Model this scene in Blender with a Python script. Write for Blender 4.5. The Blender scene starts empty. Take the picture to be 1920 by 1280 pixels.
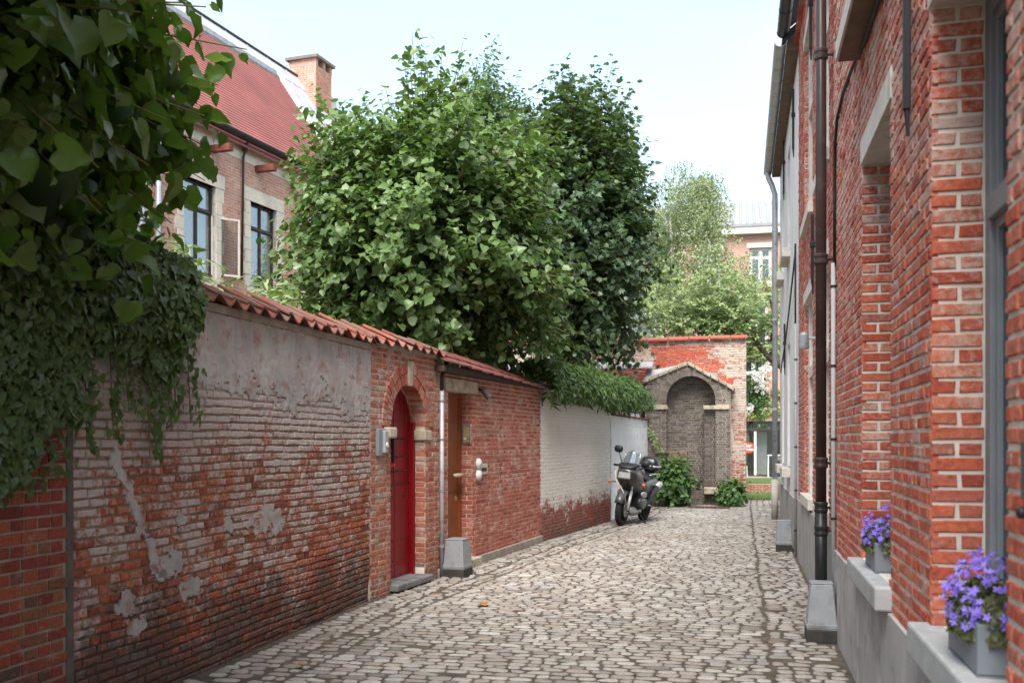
import bpy, bmesh, math, random
import numpy as np
from mathutils import Vector, Matrix, noise as mnoise
from mathutils.geometry import tessellate_polygon

# ------------------------------------------------------------------ camera, sky, sun, exposure
SC = bpy.context.scene
COL = SC.collection
R_ = math.radians
YAW = R_(12.95)
F_PX = 1870.0
CAM_H = 1.6
cam = bpy.data.cameras.new('camera')
cam.sensor_width = 36.0
cam.lens = 36.0 * F_PX / 1920.0
cam.shift_y = 185.0 / 1920.0
cam.clip_start = 0.1
cam.clip_end = 800.0
cam.dof.use_dof = True
cam.dof.focus_distance = 10.5
cam.dof.aperture_fstop = 3.2
cam_o = bpy.data.objects.new('camera', cam)
COL.objects.link(cam_o)
cam_o.location = (0, 0, CAM_H)
cam_o.rotation_euler = (R_(90), 0, YAW)
SC.camera = cam_o

SUN_EL, SUN_AZ = R_(55), R_(179)      # azimuth measured from +Y towards +X: behind the camera, slightly to the left
world = bpy.data.worlds.new('World')
SC.world = world
world.use_nodes = True
wt = world.node_tree
wt.nodes.clear()
w_out = wt.nodes.new('ShaderNodeOutputWorld')
w_bg = wt.nodes.new('ShaderNodeBackground')
w_sky = wt.nodes.new('ShaderNodeTexSky')
w_sky.sky_type = 'NISHITA'
w_sky.sun_disc = False
w_sky.sun_elevation = SUN_EL
w_sky.sun_rotation = SUN_AZ
w_sky.air_density = 1.0
w_sky.dust_density = 1.2
w_bg.inputs['Strength'].default_value = 0.115
w_tc = wt.nodes.new('ShaderNodeTexCoord')
w_map = wt.nodes.new('ShaderNodeMapping')
w_map.inputs['Scale'].default_value = (1.0, 1.0, 2.2)
w_map.inputs['Location'].default_value = (0.35, 0.2, 0.1)
w_n = wt.nodes.new('ShaderNodeTexNoise')
w_n.inputs['Scale'].default_value = 2.6
w_n.inputs['Detail'].default_value = 7.0
w_n.inputs['Roughness'].default_value = 0.52
w_r = wt.nodes.new('ShaderNodeValToRGB')
w_r.color_ramp.elements[0].position = 0.43
w_r.color_ramp.elements[0].color = (0.42, 0.42, 0.42, 1)
w_r.color_ramp.elements[1].position = 0.56
w_r.color_ramp.elements[1].color = (0.97, 0.97, 0.97, 1)
w_mix = wt.nodes.new('ShaderNodeMix')
w_mix.data_type = 'RGBA'
w_mix.inputs['B'].default_value = (1.82, 1.92, 1.97, 1)      # lit cloud
wt.links.new(w_tc.outputs['Generated'], w_map.inputs['Vector'])
wt.links.new(w_map.outputs['Vector'], w_n.inputs['Vector'])
wt.links.new(w_n.outputs['Fac'], w_r.inputs['Fac'])
wt.links.new(w_r.outputs['Color'], w_mix.inputs['Factor'])
wt.links.new(w_sky.outputs['Color'], w_mix.inputs['A'])
wt.links.new(w_mix.outputs['Result'], w_bg.inputs['Color'])
wt.links.new(w_bg.outputs['Background'], w_out.inputs['Surface'])

sun = bpy.data.lights.new('sun', 'SUN')
sun.energy = 1.5
sun.angle = R_(38)
sun.color = (1.0, 0.95, 0.88)
sun_o = bpy.data.objects.new('sun', sun)
COL.objects.link(sun_o)
sd = Vector((math.sin(SUN_AZ) * math.cos(SUN_EL), math.cos(SUN_AZ) * math.cos(SUN_EL), math.sin(SUN_EL)))
sun_o.rotation_euler = (-sd).to_track_quat('-Z', 'Y').to_euler()
sun_o.location = (0, -5, 20)

SC.view_settings.view_transform = 'Standard'
SC.view_settings.look = 'None'
SC.view_settings.gamma = 1.0
SC.view_settings.use_curve_mapping = False
SC.view_settings.exposure = 2.25
SC.render.engine = 'CYCLES'
SC.cycles.use_denoising = True
SC.cycles.max_bounces = 6
SC.cycles.diffuse_bounces = 4
SC.cycles.glossy_bounces = 3
SC.cycles.transmission_bounces = 4
SC.cycles.transparent_max_bounces = 8
SC.cycles.use_adaptive_sampling = True
SC.cycles.caustics_reflective = False
SC.cycles.caustics_refractive = False

CS, CC = math.cos(YAW), math.sin(YAW)
def project(p):
    D = -p[0] * CC + p[1] * CS
    Rr = p[0] * CS + p[1] * CC
    if D < 0.2:
        return None
    return 960 + F_PX * Rr / D, 825 - F_PX * (p[2] - CAM_H) / D, D

# ------------------------------------------------------------------ object helpers
ORG = {}
rng = random.Random(11)
nrg = np.random.default_rng(7)

def tag(o, label=None, cat=None, group=None, kind=None):
    if label: o['label'] = label
    if cat: o['category'] = cat
    if group: o['group'] = group
    if kind: o['kind'] = kind
    return o

def thing(name, loc, label, cat, group=None):
    o = bpy.data.objects.new(name, None)
    COL.objects.link(o)
    o.empty_display_size = 0.2
    o.location = loc
    ORG[o.name] = Vector(loc)
    return tag(o, label, cat, group)

def link_mesh(name, me, mat, parent=None, origin=None):
    o = bpy.data.objects.new(name, me)
    COL.objects.link(o)
    if mat is not None:
        mats = mat if isinstance(mat, (list, tuple)) else [mat]
        if not me.materials:
            for m in mats: me.materials.append(m)
    org = Vector(origin) if origin is not None else Vector((0, 0, 0))
    if parent is not None:
        o.parent = parent
        o.location = org - ORG[parent.name]
    else:
        o.location = org
    ORG[o.name] = org
    return o

def np_mesh(name, V, F, rnd=None, smooth=False, mi=None):
    """V (n,3); F list of int arrays (m,k) with equal k each"""
    if not isinstance(F, list): F = [F]
    me = bpy.data.meshes.new(name)
    V = np.asarray(V, dtype=np.float32)
    me.vertices.add(len(V)); me.vertices.foreach_set('co', V.ravel())
    tot = sum(f.size for f in F); nf = sum(len(f) for f in F)
    me.loops.add(tot); me.polygons.add(nf)
    me.loops.foreach_set('vertex_index', np.concatenate([f.ravel() for f in F]).astype(np.int32))
    lens = np.concatenate([np.full(len(f), f.shape[1]) for f in F])
    starts = np.concatenate([[0], np.cumsum(lens)[:-1]])
    me.polygons.foreach_set('loop_start', starts.astype(np.int32))
    if rnd is not None:
        a = me.attributes.new('rnd', 'FLOAT', 'FACE'); a.data.foreach_set('value', np.asarray(rnd, dtype=np.float32))
    if mi is not None: me.polygons.foreach_set('material_index', np.asarray(mi, dtype=np.int32))
    me.polygons.foreach_set('use_smooth', np.full(nf, bool(smooth)))
    me.update(calc_edges=True)
    return me

class MB:
    """collects shapes in world coordinates; build() links them as ONE mesh object"""
    def __init__(self, xf=None):
        self.v, self.f, self.r, self.xf = [], [], [], xf
    def add(self, vs, fs, r=None):
        b = len(self.v)
        if self.xf is not None: vs = [self.xf @ Vector(v) for v in vs]
        self.v += [tuple(v) for v in vs]
        self.f += [tuple(i + b for i in f) for f in fs]
        self.r += [rng.random() if r is None else r] * len(fs)
        return self
    def hexa(self, p, r=None):
        # p: 4 bottom ccw (seen from above) + 4 top
        return self.add(p, [(3, 2, 1, 0), (4, 5, 6, 7), (0, 1, 5, 4), (1, 2, 6, 5), (2, 3, 7, 6), (3, 0, 4, 7)], r)
    def box(self, c, s, rz=0.0, r=None, top=1.0):
        hx, hy, hz = s[0] / 2, s[1] / 2, s[2] / 2
        ca, sa = math.cos(rz), math.sin(rz)
        P = []
        for z, k in ((-hz, 1.0), (hz, top)):
            for x, y in ((-hx, -hy), (hx, -hy), (hx, hy), (-hx, hy)):
                x, y = x * k, y * k
                P.append((c[0] + x * ca - y * sa, c[1] + x * sa + y * ca, c[2] + z))
        return self.hexa(P, r)
    def fbox(self, fr, u0, u1, v0, v1, n0, n1, r=None, jit=0.0):
        """box in a wall frame, n0 inside .. n1 outside"""
        P = []
        for v in (v0, v1):
            for u, n in ((u0, n1), (u1, n1), (u1, n0), (u0, n0)):
                P.append(fr(u + rng.uniform(-jit, jit), v + rng.uniform(-jit, jit), n + rng.uniform(-jit, jit) * .5))
        return self.hexa(P, r)
    def tube(self, pts, rad, n=8, cap=True, r=None):
        pts = [Vector(p) for p in pts]
        if not isinstance(rad, (list, tuple)): rad = [rad] * len(pts)
        vs, fs = [], []
        prev = None
        for i, p in enumerate(pts):
            t = (pts[min(i + 1, len(pts) - 1)] - pts[max(i - 1, 0)]).normalized()
            a = prev if prev is not None else (Vector((0, 0, 1)) if abs(t.z) < .9 else Vector((1, 0, 0)))
            x = (a - t * a.dot(t)).normalized(); prev = x
            y = t.cross(x)
            for k in range(n):
                an = 2 * math.pi * k / n
                vs.append(p + (x * math.cos(an) + y * math.sin(an)) * rad[i])
        for i in range(len(pts) - 1):
            for k in range(n):
                k2 = (k + 1) % n
                fs.append((i * n + k, i * n + k2, (i + 1) * n + k2, (i + 1) * n + k))
        if cap:
            fs.append(tuple(range(n))[::-1]); fs.append(tuple(range((len(pts) - 1) * n, len(pts) * n)))
        return self.add(vs, fs, r)
    def lathe(self, o, axis, prof, n=20, r=None):
        """prof: list of (along, radius)"""
        o, ax = Vector(o), Vector(axis).normalized()
        a = Vector((0, 0, 1)) if abs(ax.z) < .9 else Vector((1, 0, 0))
        x = (a - ax * a.dot(ax)).normalized(); y = ax.cross(x)
        vs, fs = [], []
        for (h, q) in prof:
            for k in range(n):
                an = 2 * math.pi * k / n
                vs.append(o + ax * h + (x * math.cos(an) + y * math.sin(an)) * q)
        for i in range(len(prof) - 1):
            for k in range(n):
                k2 = (k + 1) % n
                fs.append((i * n + k, i * n + k2, (i + 1) * n + k2, (i + 1) * n + k))
        if prof[0][1] > 1e-4: fs.append(tuple(range(n))[::-1])
        if prof[-1][1] > 1e-4: fs.append(tuple(range((len(prof) - 1) * n, len(prof) * n)))
        return self.add(vs, fs, r)
    def loft(self, rings, cap=True, closed=True, r=None):
        n = len(rings[0]); vs = [p for q in rings for p in q]; fs = []
        for i in range(len(rings) - 1):
            for k in range(n if closed else n - 1):
                k2 = (k + 1) % n
                fs.append((i * n + k, i * n + k2, (i + 1) * n + k2, (i + 1) * n + k))
        if cap:
            fs.append(tuple(range(n))[::-1]); fs.append(tuple(range((len(rings) - 1) * n, len(rings) * n)))
        return self.add(vs, fs, r)
    def build(self, name, mat, parent=None, smooth=False, origin=None, bevel=0.0, sub=0, kind=None, seg=2):
        if origin is None:
            origin = ORG[parent.name] if parent is not None else Vector((0, 0, 0))
        org = Vector(origin)
        me = bpy.data.meshes.new(name)
        me.from_pydata([(v[0] - org.x, v[1] - org.y, v[2] - org.z) for v in self.v], [], self.f)
        a = me.attributes.new('rnd', 'FLOAT', 'FACE'); a.data.foreach_set('value', np.asarray(self.r, dtype=np.float32))
        if smooth: me.polygons.foreach_set('use_smooth', np.ones(len(me.polygons), dtype=bool))
        bm = bmesh.new(); bm.from_mesh(me); bmesh.ops.recalc_face_normals(bm, faces=bm.faces); bm.to_mesh(me); bm.free()
        o = link_mesh(name, me, mat, parent, org)
        if bevel > 0:
            m = o.modifiers.new('bevel', 'BEVEL'); m.width = bevel; m.segments = seg; m.limit_method = 'ANGLE'
        if sub:
            m = o.modifiers.new('sub', 'SUBSURF'); m.levels = sub; m.render_levels = sub
        if kind: o['kind'] = kind
        return o

class Frame:
    """wall frame: u along the wall, v up, n out of the wall (n = u x z)"""
    def __init__(self, o, u):
        self.o = Vector((o[0], o[1], o[2] if len(o) > 2 else 0.0)); self.u = Vector((u[0], u[1], 0)).normalized()
        self.n = self.u.cross(Vector((0, 0, 1)))
    def __call__(self, u, v, n=0.0):
        return self.o + self.u * u + self.n * n + Vector((0, 0, v))
    def rz(self): return math.atan2(self.u.y, self.u.x)
    def jamb_hi(self, u, depth):       # jamb at the high-u end of an opening (faces -u)
        return Frame(self(u, 0, -depth), self.n)
    def jamb_lo(self, u, depth):       # jamb at the low-u end of an opening (faces +u)
        return Frame(self(u, 0, 0), -self.n)

# ------------------------------------------------------------------ materials
class NT:
    def __init__(self, name):
        self.m = bpy.data.materials.new(name); self.m.use_nodes = True
        self.t = self.m.node_tree; self.t.nodes.clear()
        self.out = self.t.nodes.new('ShaderNodeOutputMaterial')
    def n(self, ty, props=None, **inp):
        nd = self.t.nodes.new(ty)
        for k, v in (props or {}).items(): setattr(nd, k, v)
        for k, v in inp.items(): self.set(nd, k.replace('_', ' '), v)
        return nd
    def set(self, nd, k, v):
        s = nd.inputs[int(k)] if k.isdigit() else nd.inputs[k]
        if isinstance(v, bpy.types.NodeSocket): self.t.links.new(v, s)
        else:
            if isinstance(v, (tuple, list)) and len(v) == 3 and s.type == 'RGBA': v = (*v, 1)
            s.default_value = v
    def math(self, op, a, b=0.0, clamp=False):
        nd = self.t.nodes.new('ShaderNodeMath'); nd.operation = op; nd.use_clamp = clamp
        self.set(nd, '0', a); self.set(nd, '1', b); return nd.outputs[0]
    def mix(self, fac, a, b, mode='MIX'):
        nd = self.t.nodes.new('ShaderNodeMix'); nd.data_type = 'RGBA'; nd.blend_type = mode
        for sock, v in ((nd.inputs[0], fac), (nd.inputs[6], a), (nd.inputs[7], b)):
            if isinstance(v, bpy.types.NodeSocket): self.t.links.new(v, sock)
            else: sock.default_value = (*v, 1) if isinstance(v, (tuple, list)) and len(v) == 3 else v
        return nd.outputs[2]
    def rng(self, v, a, b, c=0.0, d=1.0):
        nd = self.n('ShaderNodeMapRange', Value=v); nd.clamp = True
        for k, q in zip(('From Min', 'From Max', 'To Min', 'To Max'), (a, b, c, d)): nd.inputs[k].default_value = q
        return nd.outputs[0]
    def noise(self, vec, scale, detail=3.0, rough=.55):
        return self.n('ShaderNodeTexNoise', Vector=vec, Scale=scale, Detail=detail, Roughness=rough).outputs[0]
    def ramp(self, fac, stops, interp='LINEAR'):
        nd = self.n('ShaderNodeValToRGB', Fac=fac); cr = nd.color_ramp; cr.interpolation = interp
        while len(cr.elements) < len(stops): cr.elements.new(0.5)
        for e, (p, c) in zip(cr.elements, stops): e.position = p; e.color = (*c, 1)
        return nd.outputs[0]
    def pos(self): return self.n('ShaderNodeNewGeometry').outputs['Position']
    def attr(self, k='rnd'): return self.n('ShaderNodeAttribute', {'attribute_name': k}).outputs['Fac']
    def bump(self, h, strength=.3, dist=.01, nrm=None):
        nd = self.n('ShaderNodeBump', Height=h, Strength=strength, Distance=dist)
        if nrm is not None: self.set(nd, 'Normal', nrm)
        return nd.outputs[0]
    def finish(self, col, rough=.7, bump=None, metal=0.0, spec=.5, **kw):
        b = self.n('ShaderNodeBsdfPrincipled')
        self.set(b, 'Base Color', col); self.set(b, 'Roughness', rough); self.set(b, 'Metallic', metal)
        self.set(b, 'Specular IOR Level', spec)
        if bump is not None: self.set(b, 'Normal', bump)
        for k, v in kw.items(): self.set(b, k.replace('_', ' '), v)
        self.t.links.new(b.outputs[0], self.out.inputs[0])
        return self.m

def scl(c, k): return tuple(min(1.0, x * k) for x in c)

def surf(name, col, rough=.75, var=.25, scale=6.0, bump=.25, bscale=80.0, metal=0.0, spec=.4, rv=.12, dirt=None, bd=.004, streak=0.0):
    """noise-varied plain surface; rv = variation by the piece's own random number; dirt=(colour, amount, scale)"""
    t = NT(name); p = t.pos()
    nz = t.noise(p, scale, 5)
    c = t.mix(t.rng(nz, .3, .7), scl(col, 1 - var), scl(col, 1 + var))
    if rv: c = t.mix(t.math('MULTIPLY', t.attr(), 1.0), t.mix(1.0, c, scl((1, 1, 1), 1 - rv), 'MULTIPLY'), t.mix(.0, c, c))
    if dirt:
        dc, am, ds = dirt
        d = t.rng(t.noise(p, ds, 6, .62), .62 - am * .35, .78 - am * .3)
        c = t.mix(t.math('MULTIPLY', d, .85), c, dc)
    if streak:
        mp = t.n('ShaderNodeMapping', Vector=p); mp.inputs['Scale'].default_value = (14, 14, 1.1)
        c = t.mix(t.math('MULTIPLY', t.rng(t.noise(mp.outputs[0], 1.0, 4), .5, .75), streak), c, scl(col, .45))
    b = t.bump(t.noise(p, bscale, 4), bump, bd) if bump else None
    rr = t.rng(nz, .3, .7, rough - .06, min(1.0, rough + .08))
    return t.finish(c, rr, b, metal, spec)

def brick_mat(name, palette, wash=None, soot=None, rough=.88, stain=None, bump=.5):
    """palette by piece; wash=(colour, [(z, amount)...], scale); soot the same: weathering with a shape of its own"""
    t = NT(name); p = t.pos(); a = t.attr()
    k = len(palette)
    c = t.ramp(a, [(i / max(1, k - 1), q) for i, q in enumerate(palette)])
    nz = t.noise(p, 38, 5, .62)
    c = t.mix(1.0, c, t.ramp(nz, [(.28, (.62, .6, .6)), (.5, (1, 1, 1)), (.75, (1.25, 1.2, 1.18))]), 'MULTIPLY')
    c = t.mix(t.math('MULTIPLY', t.rng(t.noise(p, 70, 5, .7), .60, .70), .55), c, (.10, .055, .045))
    c = t.mix(t.math('MULTIPLY', t.rng(t.noise(p, 13, 6, .7), .57, .70), .32), c, (.55, .44, .38))
    zz = t.n('ShaderNodeSeparateXYZ', Vector=p).outputs[2]
    def amount(stops, z0=0.0, z1=8.0):
        return t.ramp(t.rng(zz, z0, z1), [((q - z0) / (z1 - z0), (v, v, v)) for q, v in stops])
    def layer(c, spec, off):
        col, stops, scale = spec[:3]
        ps = t.n('ShaderNodeVectorMath', {'operation': 'ADD'}); t.set(ps, '0', p); ps.inputs[1].default_value = (off, off * 2, off)
        big = t.noise(ps.outputs[0], scale, 4, .6); fine = t.noise(ps.outputs[0], scale * 13, 6, .72)
        s = t.math('ADD', t.math('MULTIPLY', big, .48), t.math('MULTIPLY', fine, .52))
        s = t.math('ADD', s, t.math('SUBTRACT', amount(stops), .5))
        s = t.math('ADD', s, t.math('MULTIPLY', t.math('SUBTRACT', a, .5), .10))
        return t.mix(t.math('MULTIPLY', t.rng(s, .47, .57), spec[3] if len(spec) > 3 else .9), c, col)
    if stain: c = layer(c, stain, 7.3)
    if wash: c = layer(c, wash, 0.0)
    if soot: c = layer(c, soot, 3.1)
    b = t.bump(t.noise(p, 120, 4, .65), bump, .004)
    b = t.bump(t.noise(p, 32, 3), bump * .8, .009, b)
    return t.finish(c, rough, b, 0.0, .25)

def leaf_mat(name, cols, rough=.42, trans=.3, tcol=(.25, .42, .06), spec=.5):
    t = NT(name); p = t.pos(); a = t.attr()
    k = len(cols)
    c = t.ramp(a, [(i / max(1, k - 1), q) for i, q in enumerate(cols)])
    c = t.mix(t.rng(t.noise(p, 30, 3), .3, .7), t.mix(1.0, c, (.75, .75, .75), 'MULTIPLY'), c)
    c = t.mix(t.math('MULTIPLY', t.n('ShaderNodeNewGeometry').outputs['Backfacing'], .55), c, scl((cols[-1][0] * 1.2, cols[-1][1] * 1.15, cols[-1][2] * 1.5), 1.0))
    b = t.n('ShaderNodeBsdfPrincipled', Base_Color=c, Roughness=rough)
    t.set(b, 'Specular IOR Level', spec)
    t.set(b, 'Normal', t.bump(t.noise(p, 55, 3), .25, .006))
    tr = t.n('ShaderNodeBsdfTranslucent', Color=t.mix(.6, c, tcol))
    m = t.n('ShaderNodeMixShader', Fac=trans)
    t.t.links.new(b.outputs[0], m.inputs[1]); t.t.links.new(tr.outputs[0], m.inputs[2])
    t.t.links.new(m.outputs[0], t.out.inputs[0])
    return t.m

def glass_mat(name, tint=(.05, .07, .08), rough=.03, trans=0.55):
    """window glass: mirror-like film over a tinted clear pane"""
    t = NT(name)
    g = t.n('ShaderNodeBsdfGlossy', Color=(.85, .9, .93), Roughness=rough)
    tr = t.n('ShaderNodeBsdfTransparent', Color=scl((.82, .88, .88), 1.0))
    d = t.n('ShaderNodeBsdfDiffuse', Color=tint)
    m1 = t.n('ShaderNodeMixShader', Fac=trans); t.t.links.new(d.outputs[0], m1.inputs[1]); t.t.links.new(tr.outputs[0], m1.inputs[2])
    fr = t.n('ShaderNodeFresnel', IOR=1.55)
    m2 = t.n('ShaderNodeMixShader', Fac=t.math('ADD', t.math('MULTIPLY', fr.outputs[0], .9), .06))
    t.t.links.new(m1.outputs[0], m2.inputs[1]); t.t.links.new(g.outputs[0], m2.inputs[2])
    t.t.links.new(m2.outputs[0], t.out.inputs[0])
    return t.m
# ------------------------------------------------------------------ bricks
REDS = [(.26, .055, .035), (.34, .075, .045), (.40, .10, .06), (.36, .085, .055), (.44, .13, .08), (.28, .09, .06)]
def course_intervals(u0, u1, v, holes):
    iv = [(u0, u1)]
    for h in holes:
        q = h(v)
        if q is None: continue
        out = []
        for a, b in iv:
            if q[1] <= a or q[0] >= b: out.append((a, b)); continue
            if q[0] > a: out.append((a, q[0]))
            if q[1] < b: out.append((q[1], b))
        iv = out
    return iv

def rect_hole(ua, ub, va, vb):
    return lambda v: (ua, ub) if va < v < vb else None
def arch_hole(uc, hw, v0, vs, pad=0.0):
    def f(v):
        if v < v0: return None
        if v <= vs: return (uc - hw - pad, uc + hw + pad)
        R = hw + pad; d = v - vs
        if d >= R: return None
        w = math.sqrt(R * R - d * d); return (uc - w, uc + w)
    return f

def brick_field(fr, u0, u1, v0, v1, bl=.18, bh=.057, jt=.011, holes=(), bond='english', rough=1.0, proud=0.0, top=None, off=0.0, miss=0.0):
    """list of brick records (frame,u0,u1,v0,v1,proud,jitter)"""
    recs = []; r = 0; v = v0
    while v + bh * .6 < v1:
        ch = bh - jt
        if bond == 'english': step = bl + jt if r % 2 == 0 else (bl + jt) / 2
        else: step = bl + jt
        for a, b in course_intervals(u0, u1, v + ch / 2, holes):
            u = u0 - step + off * step + ((step * .5 if bond == 'running' and r % 2 else step * .25) if r % 2 else 0.0)
            while u < b:
                L = step
                if bond == 'mixed': L = rng.choice((step, step * .52, step, step * .9, step * .55))
                x0, x1 = max(u + jt / 2, a + jt * .3), min(u + L - jt / 2, b - jt * .3)
                if x1 - x0 > .028:
                    if top is None or v + ch < top((x0 + x1) / 2):
                        pr = proud + max(-.001, rng.gauss(0, .0015) * rough)
                        if miss and rng.random() < miss: pr -= rng.uniform(.012, .035)
                        recs.append((fr, x0, x1, v, v + ch, pr, rough))
                u += L
        v += bh; r += 1
    return recs

BF = np.array([(0, 1, 5, 4), (1, 2, 6, 5), (2, 3, 7, 6), (3, 0, 4, 7), (4, 5, 9, 8), (5, 6, 10, 9), (6, 7, 11, 10), (7, 4, 8, 11), (8, 9, 10, 11)])
def brick_verts(rec):
    fr, u0, u1, v0, v1, pr, rg = rec
    j = .0020 * rg; ch = min(.0020 * rg, (v1 - v0) * .12)
    g = rng.uniform
    P = []
    base = [(u0, v0), (u1, v0), (u1, v1), (u0, v1)]
    base = [(a + g(-j, j), b + g(-j, j)) for a, b in base]
    sg = [(1, 1), (-1, 1), (-1, -1), (1, -1)]
    for a, b in base: P.append(fr(a, b, -.028))
    for a, b in base: P.append(fr(a, b, pr - ch + g(-j, j) * .6))
    for (a, b), (sx, sy) in zip(base, sg):
        P.append(fr(a + sx * (ch + g(0, j)), b + sy * (ch + g(0, j)), pr + g(0, j) * .8))
    return P

def lay_bricks(parent, recs, mat, limit=300, min_px=9.0, name='brick', rest='bricks', skip=None):
    """the bricks that show largest become parts of their own, the others one part"""
    big = []
    for i, rc in enumerate(recs):
        fr = rc[0]; c = fr((rc[1] + rc[2]) / 2, (rc[3] + rc[4]) / 2, 0)
        q = project(c)
        if q is None or not (2 < q[0] < 1918 and 2 < q[1] < 1278): continue
        view = (Vector((0, 0, CAM_H)) - c).normalized(); fc = view.dot(fr.n)
        if fc <= 0.02: continue
        if skip and skip(q): continue
        wpx = (rc[2] - rc[1]) * F_PX / q[2] * fc
        if wpx < min_px * .6: continue
        big.append((wpx * (rc[4] - rc[3]) / q[2], i))
    big.sort(reverse=True)
    pick = set(i for _, i in big[:limit])
    V, F, Rn = [], [], []
    for i, rc in enumerate(recs):
        P = brick_verts(rc); rv = rng.random()
        if i in pick:
            c = rc[0]((rc[1] + rc[2]) / 2, (rc[3] + rc[4]) / 2, 0)
            me = np_mesh(name, np.array([p - c for p in P]), BF, np.full(9, rv))
            link_mesh(name, me, mat, parent, c)
        else:
            F.append(BF + len(V)); V += [tuple(p) for p in P]; Rn += [rv] * 9
    if V:
        o = ORG[parent.name]
        me = np_mesh(rest, np.array(V) - np.array(o), np.concatenate(F), Rn)
        x = link_mesh(rest, me, mat, parent, o); x['kind'] = 'stuff'

def reveal_field(fr, dep, v0, v1, bh=.0635, jt=.013, rough=1.2):
    """jamb bricks: one stretcher, then two headers"""
    recs = []; v = v0; r = 0
    while v + bh * .6 < v1:
        pr = rng.gauss(0, .001)
        if r % 2 == 0: recs.append((fr, .003, dep - rng.uniform(.004, .012), v, v + bh - jt, pr, rough))
        else:
            m = dep * rng.uniform(.47, .54)
            recs.append((fr, .003, m - jt * .7, v, v + bh - jt, pr, rough)); recs.append((fr, m + jt * .7, dep - rng.uniform(.004, .014), v, v + bh - jt, pr + rng.gauss(0, .001), rough))
        v += bh; r += 1
    return recs

def arc(uc, vs, R, a0, a1, n):
    return [(uc + R * math.cos(a0 + (a1 - a0) * i / n), vs + R * math.sin(a0 + (a1 - a0) * i / n)) for i in range(n + 1)]

def slab(fr, outer, holes=(), n0=-.3, n1=-.005):
    """MB with a wall slab: outer polygon (ccw) and holes (cw or ccw), between n0 (back) and n1 (front)"""
    mb = MB()
    loops = [outer] + list(holes)
    tri = tessellate_polygon([[Vector((a, b, 0)) for a, b in L] for L in loops])
    pts = [p for L in loops for p in L]; N = len(pts)
    vs = [fr(a, b, n1) for a, b in pts] + [fr(a, b, n0) for a, b in pts]
    fs = []
    for t in tri:
        (ax, ay), (bx, by), (cx, cy) = pts[t[0]], pts[t[1]], pts[t[2]]
        if abs((bx - ax) * (cy - ay) - (cx - ax) * (by - ay)) < 1e-9: continue
        fs.append(tuple(t)); fs.append(tuple(i + N for i in t)[::-1])
    b = 0
    for L in loops:
        m = len(L)
        for i in range(m):
            i2 = (i + 1) % m
            fs.append((b + i, b + i2, b + i2 + N, b + i + N))
        b += m
    mb.add(vs, fs, .5)
    return mb

def rect(ua, ub, va, vb): return [(ua, va), (ub, va), (ub, vb), (ua, vb)]

def ring_bricks(fr, uc, vs, R0, R1, a0, a1, n, n0, n1, parent, mat, name='arch_brick'):
    """voussoir bricks of an arch, each a part"""
    for i in range(n):
        b0 = a0 + (a1 - a0) * (i + .06) / n; b1 = a0 + (a1 - a0) * (i + .94) / n
        mb = MB(); P = []
        dj = rng.uniform(-.002, .004)
        for nn in (n0, n1 + dj):
            for (R, b) in ((R0, b0), (R1, b0), (R1, b1), (R0, b1)):
                P.append(fr(uc + R * math.cos(b), vs + R * math.sin(b), nn))
        mb.hexa(P)
        mb.build(name, mat, parent, bevel=.003, seg=1)

# ------------------------------------------------------------------ leaves
def leaf_shape(kind):
    """(n,3) template: x across, y stem..tip, z fold; and faces"""
    if kind == 'heart':      # broad, heart-based, pointed
        half = [(0.0, .06), (.22, -.03), (.42, .10), (.49, .32), (.40, .58), (.20, .84), (0, 1.06)]
    elif kind == 'big':
        half = [(0.0, .08), (.20, -.06), (.42, .02), (.56, .24), (.55, .48), (.42, .70), (.20, .90), (0, 1.12)]
    elif kind == 'ivy':
        half = [(0, .05), (.34, -.06), (.50, .22), (.34, .42), (.30, .62), (0, 1.0)]
    elif kind == 'maple':
        half = [(0, .0), (.25, -.02), (.38, .16), (.62, .30), (.36, .46), (.46, .80), (.16, .68), (0, 1.08)]
    elif kind == 'lance':
        half = [(0, 0), (.10, .25), (.12, .45), (.06, .8), (0, 1.0)]
    elif kind == 'oval':
        half = [(0, 0), (.26, .3), (.24, .65), (0, 1.0)]
    else:                    # tiny
        half = [(0, 0), (.3, .45), (0, 1.0)]
    k = len(half)
    fold = {'lance': .25, 'big': .34}.get(kind, .22)
    V = []
    for i, (x, y) in enumerate(half):
        V.append((0 if x == 0 else x, y, x * fold - .22 * y * y))
    inner = list(range(1, k - 1))
    mid0 = len(V)
    for i in inner: V.append((-half[i][0], half[i][1], half[i][0] * fold - .22 * half[i][1] ** 2))
    # midrib points
    F = []
    if kind in ('big',):
        V.append((0, .3, -.02 - .03)); V.append((0, .62, -.02 - .085))
        m1, m2 = len(V) - 2, len(V) - 1
        L = [0] + inner + [k - 1]; Rr = [0] + [mid0 + i for i in range(len(inner))] + [k - 1]
        for S, flip in ((L, False), (Rr, True)):
            h = len(S) // 2
            for i in range(len(S) - 1):
                c = m1 if i < h else m2
                t = (c, S[i], S[i + 1]); F.append(t[::-1] if flip else t)
            t = (m1, S[h], m2); F.append(t[::-1] if flip else t)
    else:
        L = [0] + inner + [k - 1]; Rr = [0] + [mid0 + i for i in range(len(inner))] + [k - 1]
        # fan from midrib tip for convexity: use a mid point
        V.append((0, .42, -.05)); c = len(V) - 1
        for S, flip in ((L, False), (Rr, True)):
            for i in range(len(S) - 1):
                t = (c, S[i], S[i + 1]); F.append(t[::-1] if flip else t)
    V = np.array(V, float); F = np.array(F, int)[:, ::-1]
    return V, F

TPL = {k: leaf_shape(k) for k in ('heart', 'big', 'ivy', 'maple', 'lance', 'oval', 'tiny')}

def norm(a):
    return a / np.maximum(1e-9, np.linalg.norm(a, axis=-1, keepdims=True))

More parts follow.
